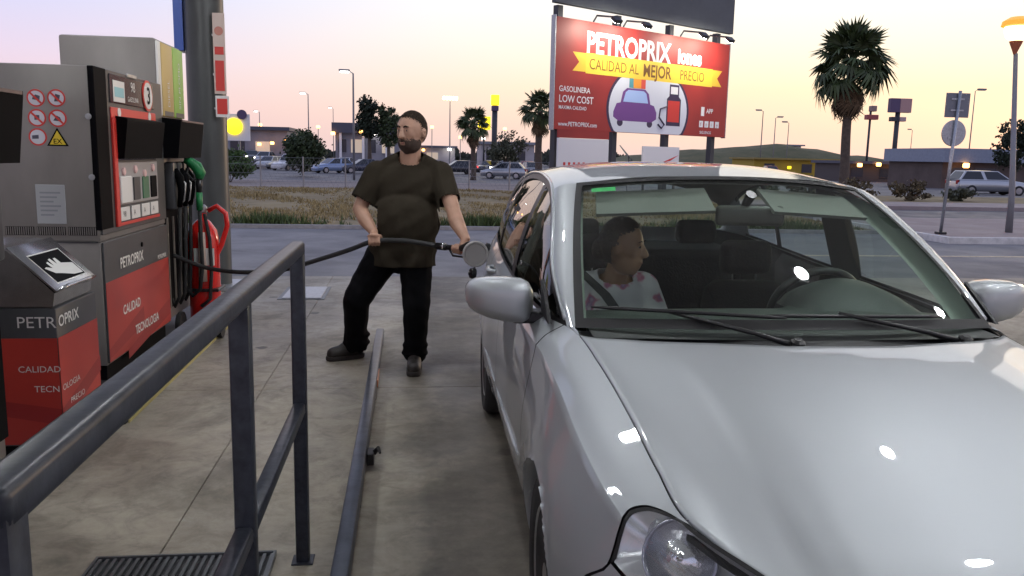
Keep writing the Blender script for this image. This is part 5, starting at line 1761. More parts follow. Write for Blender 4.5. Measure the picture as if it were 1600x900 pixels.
M_wd = mat('window_dark', (.03, .035, .05), .2)
M_wl = mat('window_lit', (.55, .45, .34), .5, emit=.45)
M_grey_w = mat('wall_grey', (.24, .24, .27), .8, var=.15, scale=.6)
M_pale_w = mat('wall_pale', (.45, .42, .42), .8, var=.1, scale=.6)
M_dk_roof = mat('roof_dark', (.075, .08, .11), .6)
building('shop_building', -9.6, -1.4, 112, 120, -.55, 4.0, M_grey_w, 'low dark roofed building with lit windows behind the pair of trees', (1.3, M_dk_roof), [(-9.2, -8.2, 1.5, 3.2, M_wd), (-7.6, -6.2, 1.5, 3.2, M_wl), (-5.4, -4.4, 1.5, 3.2, M_wd), (-3.6, -2.0, 1.5, 3.2, M_wl)], [(-9.8, 3.9, M_lit_o), (-6.3, 4.2, M_lit_o), (-4.4, 4.0, M_lit_w)], (-8.9, -6.0, -3))
building('warehouse', -26.5, -17.5, 125, 135, -.55, 4.4, M_grey_w, 'grey warehouse at the far left beside the column', (.5, M_dk_roof), [(-25.5, -23.5, 1.4, 2.8, M_wd), (-22, -20, 1.4, 2.8, M_wl)], [(-19.5, 2.6, M_lit_o), (-21.3, 2.4, M_lit_o), (-17.6, 2.9, M_lit_o)])
building('yellow_hall', 47.5, 60.5, 112, 120, -.55, 1.75, mat('wall_yellow', (.42, .29, .03), .7), 'long low yellow building at the foot of the hill', (.22, mat('roof_ochre', (.3, .22, .06), .7)), [(49, 50.5, .0, 1.2, M_wd), (54.5, 56, .0, 1.2, M_wd), (58, 59.4, .0, 1.2, M_wd)], [(52.2, .7, M_lit_y), (57.2, 1.1, M_lit_y)])
building('roadside_building', 44.6, 56, 66, 74, -.5, 1.75, mat('wall_brown', (.10, .075, .065), .8, var=.2, scale=.7), 'brown building with blue grey roof at the right edge', (1.15, mat('roof_bluegrey', (.22, .26, .33), .5, var=.1)), [(45.2, 46.6, .2, 1.3, M_wd), (47.5, 49.5, .2, 1.3, M_wd)], [(46.0, 1.5, M_lit_o)])
building('kiosk', 47.4, 55.5, 88, 94, -.5, 1.45, mat('wall_dull', (.09, .075, .07), .8), 'low dull building with a row of orange lamps left of the road sign', (.3, M_dk_roof), [(48.6, 50, .0, 1.0, M_wd), (52, 54, .0, 1.0, M_wd)], [(54.6, 1.5, M_lit_o), (55.4, 1.55, M_lit_o), (53.2, 1.3, M_lit_o), (51.2, 1.4, M_lit_o), (49, 1.3, M_lit_o)])
building('shed', 68.4, 72.6, 150, 154, 3.6, 4.4, M_bwhite, 'small white shed on top of the green hill', (.25, M_grey_w), [(69.5, 70.5, 3.75, 4.15, M_wd)])
building('flats', 10.8, 19.0, 128, 136, -.55, 3.2, M_pale_w, 'pale flat roofed building behind the billboard posts', (.4, M_grey_w), [(11.6, 12.8, .8, 2.2, M_wd), (14, 15.2, .8, 2.2, M_wl), (16.4, 17.6, .8, 2.2, M_wd)])
building('long_hall', -2, 8, 150, 160, -.55, 2.6, M_pale_w, 'distant long pale hall behind the man\'s head', (.4, M_dk_roof), [(-1, 1, .6, 1.8, M_wd), (3, 5, .6, 1.8, M_wl)], [(2.4, 2.2, M_lit_o), (7.0, 2.4, M_lit_w)])

# ------------------------------------------------------------------ distant cars
M_fglass = mat('far_glass', (.02, .024, .03), .08)
M_lit_head = mat('lit_headlamp', (1, .93, .75), .4, emit=10)
M_lit_tail = mat('lit_tail', (1, .06, .04), .4, emit=2.5)


def far_car(x, y, rz, paint, label, style='hatch', head=None, tail=None, group='parked cars beyond the fence', scale=1.0, z=None):
    L_, W_2, = {'hatch': (4.0, .86), 'estate': (4.5, .88), 'sedan': (4.5, .87), 'van': (4.6, .93), 'pickup': (4.9, .92)}[style]
    belt, roof = {'hatch': (.92, 1.46), 'estate': (.93, 1.50), 'sedan': (.90, 1.43), 'van': (1.10, 1.92), 'pickup': (1.0, 1.75)}[style]
    wx = {'hatch': (-.95, -.15, 1.35, 1.85), 'estate': (-1.0, -.2, 1.75, 2.15), 'sedan': (-.95, -.15, .95, 1.55), 'van': (-1.45, -.95, 2.15, 2.28), 'pickup': (-.95, -.35, .75, .95)}[style]
    t = thing('passenger_car', (x, y, gz(y) if z is None else z), label, 'car', group, rz)
    h = L_ / 2
    sx = [-h, -h + .12, -h + .5, wx[0], 0, wx[3], h - .25, h - .04, h]
    zt = [.62, .72, .82, belt, belt + .02, belt + .02, belt - (.0 if style != 'sedan' else .04), belt - .12, .55]
    hw = [.62, .76, .84, W_2, W_2, W_2, .84, .78, .66]
    P = []
    for a, zz, w in zip(sx, zt, hw):
        P.append([(a, -w * .8, .24), (a, -w * .97, .34), (a, -w, .55), (a, -w * .98, zz - .10), (a, -w * .86, zz), (a, 0, zz + .02), (a, w * .86, zz), (a, w * .98, zz - .10), (a, w, .55), (a, w * .97, .34), (a, w * .8, .24)])
    b = MB().grid(P)
    b.f += [tuple(range(11))[::-1], tuple(len(b.v) - 11 + i for i in range(11))]
    body = b.build('body', paint, t, smooth=50, local=True)
    if style == 'pickup':
        MB().box(1.0, 2.35, -.75, .75, .95, 1.035).build('load_bed', M_black, body, local=True)
    wb, wr = W_2 * .92, W_2 * .72
    gh = [(wx[0], wb, belt - .01), (wx[3], wb, belt - .01), (wx[2], wr, roof - .03), (wx[1], wr, roof - .03)]
    V8 = [(a, -w, zz) for a, w, zz in gh] + [(a, w, zz) for a, w, zz in gh]
    MB().add(V8 + [((wx[1] + wx[2]) / 2, 0, roof)], [(0, 1, 2, 3), (7, 6, 5, 4), (0, 3, 7, 4), (1, 5, 6, 2), (3, 2, 8), (2, 6, 8), (6, 7, 8), (7, 3, 8)]).build('cabin', paint, t, local=True)

    def pane(quad, nrm, nm, k=.82):
        c_ = sum((Vector(q) for q in quad), Vector()) / 4
        MB().add([c_ + (Vector(q) - c_) * k + Vector(nrm) * .012 for q in quad], [(0, 1, 2, 3)]).build(nm, M_fglass, t, local=True)

    pane([V8[0], V8[4], V8[7], V8[3]], (-.6, 0, .8), 'windscreen', .86)
    pane([V8[1], V8[2], V8[6], V8[5]], (.8, 0, .5), 'rear_window', .8)
    for s in (0, 4):
        A, B, Cc, D = (Vector(V8[s + k]) for k in range(4))
        nn_ = (0, -1, .25) if s == 0 else (0, 1, .25)
        for f0, f1 in ((.0, .5), (.5, 1.0)):
            pane([A.lerp(B, f0), A.lerp(B, f1), D.lerp(Cc, f1), D.lerp(Cc, f0)], nn_, 'side_window', .84)
    for s in (-1, 1):
        for wxp in (-h + .82, h - .85):
            w = MB().lathe([(.2, 0), (.30, 0), (.315, .03), (.315, .17), (.30, .2), (.2, .2)], (wxp, s * (W_2 - .19), .31), (0, s, 0), 20).build('wheel', M_rubber, t, local=True)
            MB().lathe([(.19, .185), (.19, .203), (0, .205)], (wxp, s * (W_2 - .19), .31), (0, s, 0), 14).build('rim', M_rim, w, local=True)
        MB().rbox(-h + .02, -h + .2, s * .58 - .14, s * .58 + .14, .60, .74, .03, 1).build('headlamp', head or M_unlit, t, local=True)
        MB().rbox(h - .14, h + .015, s * .66 - .09, s * .66 + .09, .66, .90, .03, 1).build('tail_lamp', tail or MATS['tail_lens'], t, local=True)
    t.scale = (scale,) * 3
    return t


def paint(nm, c, me=.4):
    return mat('paint_' + nm, c, .3, me, coat=.6)


P_sil, P_wht, P_blue, P_blk, P_red, P_dbl = paint('silver', (.42, .43, .44), .7), paint('white', (.62, .61, .6), 0), paint('blue', (.25, .33, .50)), paint('black', (.02, .02, .024), .1), paint('red', (.38, .05, .04), .1), paint('navy', (.03, .035, .06), .2)
far_car(-12.6, 92, R(60), P_wht, 'white pickup parked left of the pale blue car', 'pickup')
far_car(-10.0, 90, R(75), P_blk, 'black van between the white pickup and the pale blue car', 'hatch', scale=1.05)
far_car(-7.4, 83, R(35), P_blue, 'pale blue car parked left of the man', 'hatch')
far_car(-4.6, 84, R(20), P_dbl, 'dark blue car nearest the man\'s right shoulder', 'sedan')
far_car(5.0, 88, R(10), P_blk, 'black car with red tail lamps right of the man\'s shoulder', 'hatch', tail=M_lit_tail)
far_car(8.2, 73, R(-14), P_sil, 'small silver hatchback below the olive tree', 'hatch')
far_car(12.6, 86, R(95), P_dbl, 'dark car with glowing red tail lamps above the silver roof', 'hatch', tail=M_lit_tail, group='cars driving on the far road')
far_car(-19.5, 108, R(100), P_blk, 'far car with lit headlamps next to the column', 'sedan', head=M_lit_head, group='cars driving on the far road', z=.1)
far_car(-17.2, 104, R(80), P_sil, 'second far car with lit headlamps left of the white pickup', 'sedan', head=M_lit_head, group='cars driving on the far road', z=.0)
far_car(2.2, 126, R(100), P_wht, 'distant white car with red tail lamps right of the man\'s neck', 'sedan', tail=M_lit_tail, group='cars driving on the far road')
far_car(35.2, 47.5, R(172), P_sil, 'silver estate car on the far road behind the street lamp', 'estate', group='cars driving on the far road')
far_car(38.5, 52.5, R(172), P_wht, 'white car partly hidden behind the silver estate', 'hatch', group='cars driving on the far road')
far_car(57.0, 92, R(15), P_red, 'red car right of the tall palm\'s trunk', 'hatch', tail=M_lit_tail, group='cars parked on the right')
far_car(54.6, 83, R(-12), P_wht, 'white van left of the leaning sign pole', 'van', group='cars parked on the right', scale=.9)
far_car(51.0, 97, R(60), P_dbl, 'dark car left of the tall palm\'s trunk', 'hatch', tail=M_lit_tail, group='cars parked on the right')
far_car(46.5, 104, R(80), P_red, 'red tailed car in front of the yellow building', 'hatch', tail=M_lit_tail, group='cars parked on the right', z=-.52)
far_car(36.0, 41.6, R(-8), P_wht, 'white car entering at the right edge with lit headlamp', 'hatch', head=M_lit_head, group='cars driving on the far road')

# ------------------------------------------------------------------ people
M_skin = mat('skin', (.44, .255, .175), .5, var=.08, scale=14, bump=.04, bscale=120)
M_lip = mat('lip', (.30, .12, .10), .5)
M_eye = mat('eye_dark', (.02, .014, .012), .25)
M_eyew = mat('eye_white', (.32, .27, .24), .4)
M_hair = mat('hair_dark', (.024, .016, .011), .9, bump=.9, bscale=110, var=.5, scale=60, spec=.2)


def hframe(f):
    f = Vector(f).normalized()
    s_ = f.cross(ZV).normalized()       # to the face's right hand side when looking along f
    u = s_.cross(f).normalized()
    return f, s_, u, Matrix((f, s_, u)).transposed().to_euler()


def head_parts(c, fdir, k=1.0, stout=1.0):
    f, s_, u, e = hframe(fdir)
    c = Vector(c)
    at = lambda a, b_, d: c + (f * a + s_ * b_ + u * d) * k
    P = [('e', at(-.012, 0, .022), (.100 * k, .078 * k * stout, .112 * k), e), ('e', at(.020, 0, -.055), (.072 * k, .063 * k * stout, .070 * k), e),
         ('c', at(.050, 0, -.098), .026 * k, at(.035, 0, -.085), .034 * k), ('e', at(.045, 0, .0), (.045 * k, .06 * k * stout, .07 * k), e),
         ('c', at(.084, 0, .022), .011 * k, at(.104, 0, -.018), .017 * k), ('e', at(.095, .012, -.020), (.011 * k, .009 * k, .009 * k), e), ('e', at(.095, -.012, -.020), (.011 * k, .009 * k, .009 * k), e),
         ('c', at(.072, -.036, .037), .012 * k, at(.078, .036, .037), .012 * k), ('c', at(.084, -.02, -.052), .009 * k, at(.084, .02, -.052), .009 * k), ('c', at(.080, -.016, -.063), .010 * k, at(.080, .016, -.063), .010 * k)]
    for q in (-1, 1):
        P += [('e', at(.052, q * .042, -.012), (.025 * k, .026 * k, .022 * k), e), ('e', at(-.012, q * .080 * stout, -.005), (.020 * k, .009 * k, .032 * k), e), ('e', at(-.012, q * .083 * stout, .012), (.017 * k, .010 * k, .014 * k), e)]
    return P, at, e


def face_bits(t, at, e, k, brow=1.0):
    ew, ed, br, lp = MB(), MB(), MB(), MB()
    for q in (-1, 1):
        ew.bm(_ico(at(.0735, q * .031, .019), .0095 * k))
        ed.bm(_ico(at(.081, q * .0305, .018), .0062 * k))
        br.tube([at(.086, q * .012, .040), at(.089, q * .030, .046), at(.077, q * .048, .040)], [.004 * k * brow, .006 * k * brow, .003 * k * brow], 6)
    lp.tube([at(.082, -.024, -.059), at(.0925, 0, -.057), at(.082, .024, -.059)], [.002 * k, .005 * k, .002 * k], 6)
    ew.build('eyes', M_eyew, t, smooth=True)
    ed.build('pupils', M_eye, t, smooth=True)
    br.build('eyebrows', M_hair, t, smooth=True)
    lp.build('mouth', M_lip, t, smooth=True)


def _ico(p, r):
    bm = bmesh.new()
    bmesh.ops.create_icosphere(bm, subdivisions=2, radius=r, matrix=Matrix.Translation(p))
    return bm


def grip(Hc, h, w, rad, flip=1, k=1.0):
    """a hand closed round a bar through Hc along h; w points from the palm to the wrist. Returns parts and the wrist point"""
    Hc, h = Vector(Hc), Vector(h).normalized()
    w = Vector(w)
    w = (w - h * w.dot(h)).normalized()
    n = h.cross(w).normalized() * flip          # palm -> bar
    rc = rad + .009
    P = []
    pc = Hc - n * (rad + .013) + w * .012
    e = Matrix((h, w, n)).transposed().to_euler()
    P.append(('e', pc, (.045 * k, .046 * k, .018 * k), e))
    for i, (ln, r) in enumerate(((1.18, .0095), (1.28, .0100), (1.22, .0098), (1.02, .0088))):
        o = Hc + h * (.033 - .0215 * i)
        pts_ = [o + (-n * math.cos(a) - w * math.sin(a)) * (rc + (.004 if j == 1 else 0)) for j, a in enumerate((R(20), R(80), R(80 + 70 * ln / 1.2), R(80 + 135 * ln / 1.2)))]
        pts_[0] = o - n * (rad + .012) - w * .016
        for a, c, r0, r1 in zip(pts_, pts_[1:], (r * 1.1, r * 1.05, r * .95), (r * 1.05, r * .95, r * .85)):
            P.append(('c', a, r0, c, r1))
    tb = pc + h * .040 + w * .010
    o = Hc + h * .046
    t1 = o + (-n * math.cos(R(-60)) - w * math.sin(R(-60))) * (rc + .006)
    t2 = o + (-n * math.cos(R(-125)) - w * math.sin(R(-125))) * (rc + .002) - h * .006
    P += [('c', tb, .0135, t1, .0120), ('c', t1, .0118, t2, .0095)]
    wrist = pc + w * .070
    P += [('c', pc + w * .02, .028 * k, wrist, .026 * k)]
    return P, wrist


# man refuelling
man = thing('person', (-.1, 5.9, 0), 'bearded man in brown T-shirt and black trousers holding the fuel hose', 'person')
HR, HL = (-.238, 5.665, .931), (.315, 5.43, .915)
gR, wR = grip(HR, (1, .05, .0), (0, .95, .32), .017, flip=-1, k=1.05)
gL, wL = grip(HL, (.58, -.81, .05), (.1, .62, .75), .018, flip=1, k=1.05)
hp, at, e = head_parts((.012, 5.87, 1.662), (-.64, -.76, -.10), 1.10, 1.16)
body = hp + gR + gL + [
    ('c', (.0, 5.93, 1.42), .082, (.008, 5.90, 1.575), .072), ('c', (-.15, 5.95, 1.40), .05, (.0, 5.93, 1.475), .05), ('c', (.15, 5.94, 1.40), .05, (.0, 5.93, 1.475), .05),
    ('e', (0, 5.93, 1.27), (.22, .13, .21)), ('e', (-.03, 5.90, 1.02), (.20, .16, .20)), ('e', (-.06, 5.92, .86), (.19, .14, .13)),
    ('c', (-.235, 5.94, 1.385), .066, (-.345, 5.905, 1.135), .050), ('c', (-.345, 5.905, 1.135), .050, (-.30, 5.82, 1.06), .052), ('c', (-.30, 5.82, 1.06), .052, tuple(wR), .031),
    ('c', (.225, 5.92, 1.39), .066, (.298, 5.70, 1.135), .050), ('c', (.298, 5.70, 1.135), .050, (.315, 5.61, 1.07), .053), ('c', (.315, 5.61, 1.07), .053, tuple(wL), .031),
    ('c', (-.16, 5.94, .85), .11, (-.375, 5.93, .49), .07), ('c', (-.375, 5.93, .49), .065, (-.40, 6.17, .13), .045),
    ('c', (.045, 5.90, .85), .11, (.045, 5.77, .47), .07), ('c', (.045, 5.77, .47), .065, (.038, 5.83, .13), .045), ('c', (-.40, 6.17, .13), .045, (-.43, 6.155, .08), .03), ('c', (.038, 5.83, .13), .045, (.036, 5.80, .08), .03)]
blob(body, .0065, 3).build('body', M_skin, man, smooth=True)
face_bits(man, at, e, 1.10)
# cropped hair and full beard: shells a little outside the head
f_, s_, u_h, _e = hframe((-.64, -.76, -.10))
hc = Vector((.012, 5.87, 1.662))


def hl(x, y, z):
    d = Vector((x, y, z)) - hc
    return d.dot(f_) / 1.1, d.dot(s_) / 1.1, d.dot(u_h) / 1.1


def jit(x, y, z):
    return .009 * (2 * ((math.sin(x * 9137.1 + y * 5113.7 + z * 7411.3) * 43758.5) % 1) - 1)


b = blob([('e', at(-.013, 0, .024), (.1025 * 1.1, .081 * 1.1 * 1.15, .1150 * 1.1), e)], .006, 1)
cut(b, lambda x, y, z: (lambda a, c, d: d + jit(x, y, z) > .058 + max(0, a) * .66 and a < .075 or (a + jit(z, x, y) < .004 and d > .004) or (a < -.035 and d + jit(x, z, y) > -.06))(*hl(x, y, z)))
b.build('hair', M_hair, man, smooth=True)
b = blob([('e', at(.022, 0, -.058), (.0745 * 1.1, .0655 * 1.1 * 1.16, .0725 * 1.1), e), ('c', at(.053, 0, -.10), .030 * 1.1, at(.04, 0, -.085), .036 * 1.1), ('c', at(.080, -.026, -.047), .012, at(.080, .026, -.047), .012), ('c', at(.094, -.012, -.041), .007, at(.094, .012, -.041), .007)], .006, 1)
cut(b, lambda x, y, z: (lambda a, c, d: (d + jit(x, y, z) < -.036 - .35 * max(0, .06 - a) * (a > .02) or (a < .018 and d < .0)) and a > -.014 + jit(x, y, z) and not (d > -.068 and d < -.050 and abs(c) < .022 and a > .06))(*hl(x, y, z)))
b.build('beard', mat('beard_hair', (.050, .030, .021), .8, bump=.5, bscale=160), man, smooth=True)
# T-shirt
M_shirt = mat('shirt_cloth', (.030, .0245, .017), .95, spec=.1, var=.10, scale=3, bump=.5, bscale=7, stretch=(1.6, 1.6, .55))
sh = [('e', (0, 5.93, 1.27), (.245, .155, .225)), ('e', (-.03, 5.885, 1.04), (.245, .20, .24)), ('e', (-.045, 5.90, .86), (.240, .185, .17)), ('c', (-.125, 5.91, .90), .158, (-.125, 5.91, .62), .158), ('c', (.035, 5.90, .90), .158, (.035, 5.90, .62), .158), ('c', (-.13, 5.87, .95), .14, (-.11, 5.85, .62), .13), ('c', (.04, 5.86, .95), .14, (.03, 5.84, .62), .13),
      ('c', (-.20, 5.945, 1.385), .085, (.19, 5.93, 1.39), .085), ('c', (-.14, 5.95, 1.42), .078, (-.02, 5.935, 1.475), .082), ('c', (.14, 5.94, 1.42), .078, (.02, 5.935, 1.475), .082),
      ('c', (-.225, 5.94, 1.38), .092, (-.362, 5.895, 1.12), .086), ('c', (.215, 5.92, 1.385), .092, (.298, 5.70, 1.10), .084)]
b = blob(sh, .009, 5)
rr = random.Random(2)
b.v = [(x + .004 * math.sin(z * 38 + x * 21 + y * 9) * min(1, max(0, (1.35 - z) * 3)), y + .006 * math.sin(x * 31 + z * 13) * min(1, max(0, (1.3 - z) * 2.5)) + .004 * math.sin(z * 47 - x * 26), z) for x, y, z in b.v]
axR, axL = (Vector((-.362, 5.895, 1.12)) - Vector((-.225, 5.94, 1.38))).normalized(), (Vector((.298, 5.70, 1.10)) - Vector((.215, 5.92, 1.385))).normalized()


def keep_shirt(x, y, z):
    p = Vector((x, y, z))
    if x < -.22 and z > .9 and (p - Vector((-.225, 5.94, 1.38))).dot(axR) > .215:
        return False
    if x > .20 and z > .9 and (p - Vector((.215, 5.92, 1.385))).dot(axL) > .235 and y < 5.84:
        return False
    if z < .745:
        return False
    dx, dy = x - .004, y - 5.915
    vneck = 1.455 + .9 * max(0, dy + .05) - (.075 * max(0, 1 - abs(dx) / .085) if dy < 0 else 0)
    return not (z > vneck and dx * dx / .0085 + dy * dy / .0075 < 1)


b.f = [fc_ for fc_ in b.f if keep_shirt(*[sum(b.v[i][q] for i in fc_) / len(fc_) for q in range(3)])]
b.build('t_shirt', M_shirt, man, smooth=True, solid=.004)
# trousers
M_trou = mat('trouser_cloth', (.0045, .0045, .0055), .9, spec=.08, bump=.4, bscale=10, stretch=(1.4, 1.4, .6))
tr = [('e', (-.055, 5.92, .85), (.225, .175, .15)), ('c', (-.16, 5.93, .84), .130, (-.372, 5.93, .49), .100), ('c', (-.372, 5.93, .49), .100, (-.40, 6.16, .15), .082), ('c', (-.395, 6.12, .22), .090, (-.395, 6.15, .12), .094), ('e', (-.385, 6.13, .19), (.10, .09, .03)), ('e', (-.39, 6.15, .125), (.105, .10, .03)),
      ('c', (.045, 5.90, .84), .130, (.048, 5.775, .47), .100), ('c', (.048, 5.775, .47), .100, (.040, 5.83, .13), .078), ('c', (.042, 5.81, .20), .086, (.040, 5.83, .12), .088), ('e', (.042, 5.82, .18), (.095, .09, .028)), ('e', (.04, 5.825, .12), (.098, .098, .028)), ('c', (-.06, 5.92, .80), .11, (-.08, 5.92, .76), .09)]
b = blob(tr, .010, 5)
b.v = [(x + .003 * math.sin(z * 47 + y * 30) * math.sin(z * 13 + x * 9), y + .004 * math.sin(z * 41 + x * 40) * math.sin(z * 17 + 1), z) for x, y, z in b.v]
cut(b, lambda x, y, z: z > .062 + .008 * math.sin(x * 90 + y * 70) and z < .93)
b.build('trousers', M_trou, man, smooth=True)
M_shoe = mat('shoe_leather', (.022, .018, .016), .55, bump=.1)
M_sole = mat('shoe_sole', (.035, .03, .027), .8)
for a, toe in (((-.385, 6.19), (-.585, 6.085)), ((.04, 5.86), (.028, 5.615))):
    a, c = Vector((*a, 0)), Vector((*toe, 0))
    up_ = Vector((0, 0, 1))
    s1 = blob([('c', a + up_ * .060, .050, a.lerp(c, .5) + up_ * .058, .054), ('c', a.lerp(c, .45) + up_ * .060, .055, a.lerp(c, .86) + up_ * .050, .050), ('c', a + up_ * .10, .056, a.lerp(c, .12) + up_ * .15, .058), ('c', a.lerp(c, .1) + up_ * .12, .052, a.lerp(c, .5) + up_ * .078, .046)], .008, 3)
    sh_ = cut(s1, lambda x, y, z: z > .020).build('shoe', M_shoe, man, smooth=True)
    s2 = blob([('c', a + up_ * .02, .055, a.lerp(c, .5) + up_ * .02, .059), ('c', a.lerp(c, .5) + up_ * .02, .059, a.lerp(c, .88) + up_ * .02, .054)], .009, 2)
    s2.v = [(x, y, min(.034, max(.001, z))) for x, y, z in s2.v]
    s2.build('sole', M_sole, sh_)
    d_ = (c - a).normalized()
    sd_ = Vector((-d_.y, d_.x, 0))
    for k_ in (.30, .40, .50):
        p_ = a.lerp(c, k_) + up_ * (.158 - .11 * k_)
        MB().tube([p_ - sd_ * .03 - up_ * .008, p_ + up_ * .006, p_ + sd_ * .03 - up_ * .008], .004, 6).build('lace', M_sole, sh_)

# nozzle in the man's hand and its hose back to the pump
nz = thing('fuel_hose', (-.24, 5.66, .93), 'black fuel hose with nozzle held by the man, running from the pump to the car', 'fuel hose')
hp_ = np.array([(-1.80, 6.62, .71), (-1.66, 6.6, .655), (-1.508, 6.55, .617), (-1.252, 6.45, .605), (-.937, 6.25, .651), (-.632, 6.0, .765), (-.415, 5.8, .855), (-.238, 5.665, .931), (-.05, 5.63, .940), (.10, 5.60, .925), (.20, 5.555, .912)])
q = catmull(np.arange(len(hp_)), hp_, np.linspace(0, len(hp_) - 1, 70))
MB().tube(q.tolist(), .0165, 12).build('hose', M_rubber, nz, smooth=True)
MB().tube([(.18, 5.565, .913), (.235, 5.52, .912), (.25, 5.505, .912)], [.024, .024, .02], 12).build('swivel', M_black, nz, smooth=True)
MB().tube([(.222, 5.53, .913), (.233, 5.522, .913)], .0255, 12).build('swivel_ring', M_chrome, nz, smooth=True)
MB().tube([(.245, 5.51, .912), (.30, 5.45, .915), (.345, 5.385, .92), (.38, 5.32, .94), (.40, 5.28, .945)], [.018, .020, .022, .032, .024], 12).build('nozzle_grip', M_black, nz, smooth=True)
MB().tube([(.395, 5.29, .945), (.425, 5.235, .94), (.475, 5.16, .926)], [.013, .0125, .012], 10).build('nozzle_spout', M_galv, nz, smooth=True)
MB().tube([(.262, 5.49, .90), (.285, 5.45, .862), (.345, 5.36, .865), (.378, 5.315, .915)], .007, 8).build('trigger_guard', M_black, nz, smooth=True)

# passenger
wom = thing('person', (.95, 3.75, .5), 'woman in white T-shirt with pink print sitting in the car looking sideways', 'person')
hp, at, e = head_parts((.965, 3.66, 1.118), (.86, -.50, -.08), .97, .98)
pb = hp + [('c', (.945, 3.74, .96), .058, (.955, 3.70, 1.04), .052), ('e', (.955, 3.78, .83), (.15, .10, .17)), ('e', (.955, 3.78, .66), (.15, .11, .14)),
           ('c', (.80, 3.78, .92), .052, (.765, 3.66, .72), .042), ('c', (.765, 3.66, .72), .042, (.84, 3.44, .66), .03), ('c', (1.11, 3.78, .92), .052, (1.15, 3.66, .72), .042), ('c', (1.15, 3.66, .72), .042, (1.06, 3.42, .66), .03),
           ('c', (.87, 3.75, .60), .09, (.86, 3.30, .60), .07), ('c', (1.04, 3.75, .60), .09, (1.04, 3.30, .60), .07), ('c', (.86, 3.30, .60), .06, (.86, 3.2, .32), .045), ('c', (1.04, 3.30, .60), .06, (1.04, 3.2, .32), .045)]
for hx in (.84, 1.06):
    for i in range(4):
        pb.append(('c', (hx - .03 + .02 * i, 3.40, .665), .010, (hx - .03 + .02 * i, 3.33, .66), .009))
    pb += [('e', (hx, 3.42, .665), (.042, .045, .018)), ('c', (hx + (.035 if hx < .9 else -.035), 3.42, .67), .012, (hx + (.05 if hx < .9 else -.05), 3.37, .67), .010)]
blob(pb, .007, 3).build('body', mat('skin_tan', (.36, .20, .12), .5, var=.08, scale=14), wom, smooth=True)
face_bits(wom, at, e, .97, .45)
f2, s2_, u2, _e = hframe((.86, -.50, -.08))
hc2 = Vector((.965, 3.66, 1.118))


def hl2(x, y, z):
    d = Vector((x, y, z)) - hc2
    return d.dot(f2) / .97, d.dot(s2_) / .97, d.dot(u2) / .97


b = blob([('e', at(-.016, 0, .026), (.108, .088, .120), e), ('e', at(-.11, 0, -.02), (.045, .045, .055), e)], .007, 2)
cut(b, lambda x, y, z: (lambda a, c, d: d + jit(x, y, z) > .066 + max(0, a) * .55 or a + jit(z, x, y) < -.008 and d > .012 or a < -.036 and d > -.075)(*hl2(x, y, z)))
b.build('hair', mat('hair_brown', (.035, .021, .013), .6, var=.4, scale=50, bump=.6, bscale=90), wom, smooth=True)
M_tee = mat('tee_white', (.66, .63, .64), .85, bump=.3, bscale=10)
nt = M_tee.node_tree
_tc2 = nt.nodes.new('ShaderNodeTexCoord')
_nz = nt.nodes.new('ShaderNodeTexNoise')
_nz.inputs['Scale'].default_value = 11
nt.links.new(_tc2.outputs['Object'], _nz.inputs[0])
_rp = nt.nodes.new('ShaderNodeValToRGB')
for pos, col in ((.0, (.68, .65, .66)), (.56, (.66, .62, .64)), (.62, (.50, .16, .25)), (.68, (.30, .16, .30)), (.74, (.6, .5, .55))):
    if pos == 0:
        _rp.color_ramp.elements[0].color = (*col, 1)
        continue
    el = _rp.color_ramp.elements.new(pos)
    el.color = (*col, 1)
_rp.color_ramp.elements[-1].color = (.66, .62, .64, 1)
nt.links.new(_nz.outputs[0], _rp.inputs[0])
nt.links.new(_rp.outputs[0], nt.nodes['Principled BSDF'].inputs['Base Color'])
b = blob([('e', (.955, 3.775, .83), (.175, .125, .18)), ('e', (.955, 3.77, .66), (.17, .135, .15)), ('c', (.82, 3.785, .935), .062, (1.09, 3.785, .935), .062), ('c', (.88, 3.775, .95), .055, (.95, 3.76, .985), .055), ('c', (1.03, 3.775, .95), .055, (.95, 3.76, .985), .055),
          ('c', (.805, 3.78, .925), .066, (.765, 3.68, .76), .066), ('c', (1.105, 3.78, .925), .066, (1.15, 3.68, .76), .066)], .008, 4)
cut(b, lambda x, y, z: z > .57 and not (z > .965 + .5 * (y - 3.72) and (x - .948) ** 2 / .0066 + (y - 3.735) ** 2 / .008 < 1) and not (z < .765 and (x < .79 or x > 1.125)))
b.build('t_shirt', M_tee, wom, smooth=True, solid=.004)
b = blob([('e', (.955, 3.78, .60), (.18, .14, .12)), ('c', (.87, 3.75, .61), .10, (.86, 3.30, .61), .08), ('c', (1.04, 3.75, .61), .10, (1.04, 3.30, .61), .08), ('c', (.86, 3.30, .61), .07, (.86, 3.2, .32), .055), ('c', (1.04, 3.30, .61), .07, (1.04, 3.2, .32), .055)], .012, 3)
cut(b, lambda x, y, z: z < .68).build('trousers', mat('denim_dark', (.03, .035, .06), .85), wom, smooth=True)
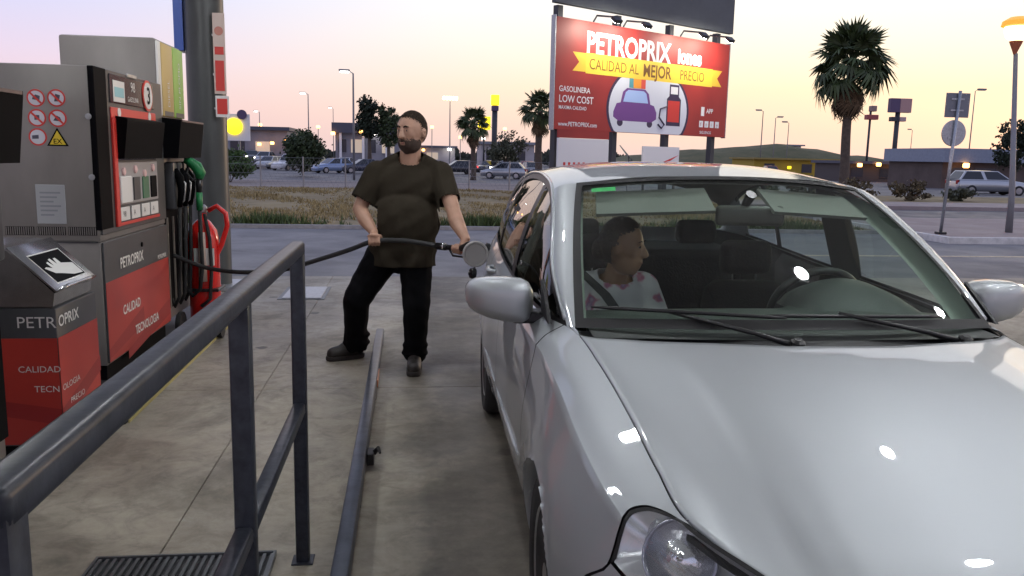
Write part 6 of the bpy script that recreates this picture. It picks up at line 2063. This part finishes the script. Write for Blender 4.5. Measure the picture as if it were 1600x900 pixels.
sbm = mat('belt_webbing', (.015, .015, .017), .6)
MB().add([(.70, 3.86, 1.05), (.735, 3.86, 1.06), (.80, 3.70, 1.005), (.775, 3.70, .985), (.86, 3.635, .90), (.90, 3.635, .915), (.985, 3.615, .80), (.945, 3.615, .785), (1.06, 3.62, .66), (1.10, 3.62, .675)], [(0, 1, 2, 3), (3, 2, 5, 4), (4, 5, 6, 7), (7, 6, 9, 8)]).build('seat_belt', sbm, wom, solid=.002)

# more cars in the far car park and small lights along the far road
ORD = ('first', 'second', 'third', 'fourth', 'fifth', 'sixth', 'seventh', 'eighth', 'ninth', 'tenth', 'eleventh', 'twelfth')
for i, (x, y, rz, p_, st, colr) in enumerate(((-15.6, 97, 70, P_sil, 'hatch', 'silver'), (-13.9, 103, 80, P_blk, 'sedan', 'black'), (-22.5, 100, 20, P_wht, 'hatch', 'white'), (-25.5, 99, 15, P_dbl, 'estate', 'navy'),
                                              (-7.6, 101, 85, P_wht, 'hatch', 'white'), (-2.3, 90, 12, P_blk, 'hatch', 'black'), (11.0, 96, 40, P_sil, 'hatch', 'silver'), (13.9, 99, 80, P_red, 'hatch', 'red'), (9.6, 101, 60, P_blk, 'sedan', 'black'))):
    far_car(x, y, R(rz), p_, f'small {colr} car in the far car park, {ORD[i]} of the far row from the left', st, tail=M_lit_tail if i % 3 == 1 else None, head=M_lit_head if i in (2, 6) else None)
xs = (-27.5, -24, -17, -14.5, -11.2, -1.0, 3.6, 8.4, 12.5, 15.5)
for i, x in enumerate(xs):
    y = 138 + 3 * (i % 3)
    z0, zt = gz(y), 4.6 + 1.1 * math.sin(i * 2.3)
    t = thing('road_light', (x, y, z0), f'small orange light on a thin post by the far road, {ORD[i]} from the left', 'street lamp', 'orange lights along the far road')
    MB().tube([(x, y, z0), (x, y, zt)], .06, 6).build('post', M_pole, t)
    MB().rbox(x - .28, x + .28, y - .3, y + .1, zt, zt + .42, .1, 2).build('lamp', (M_lit_o, M_lit_o, M_lit_w)[i % 3], t)
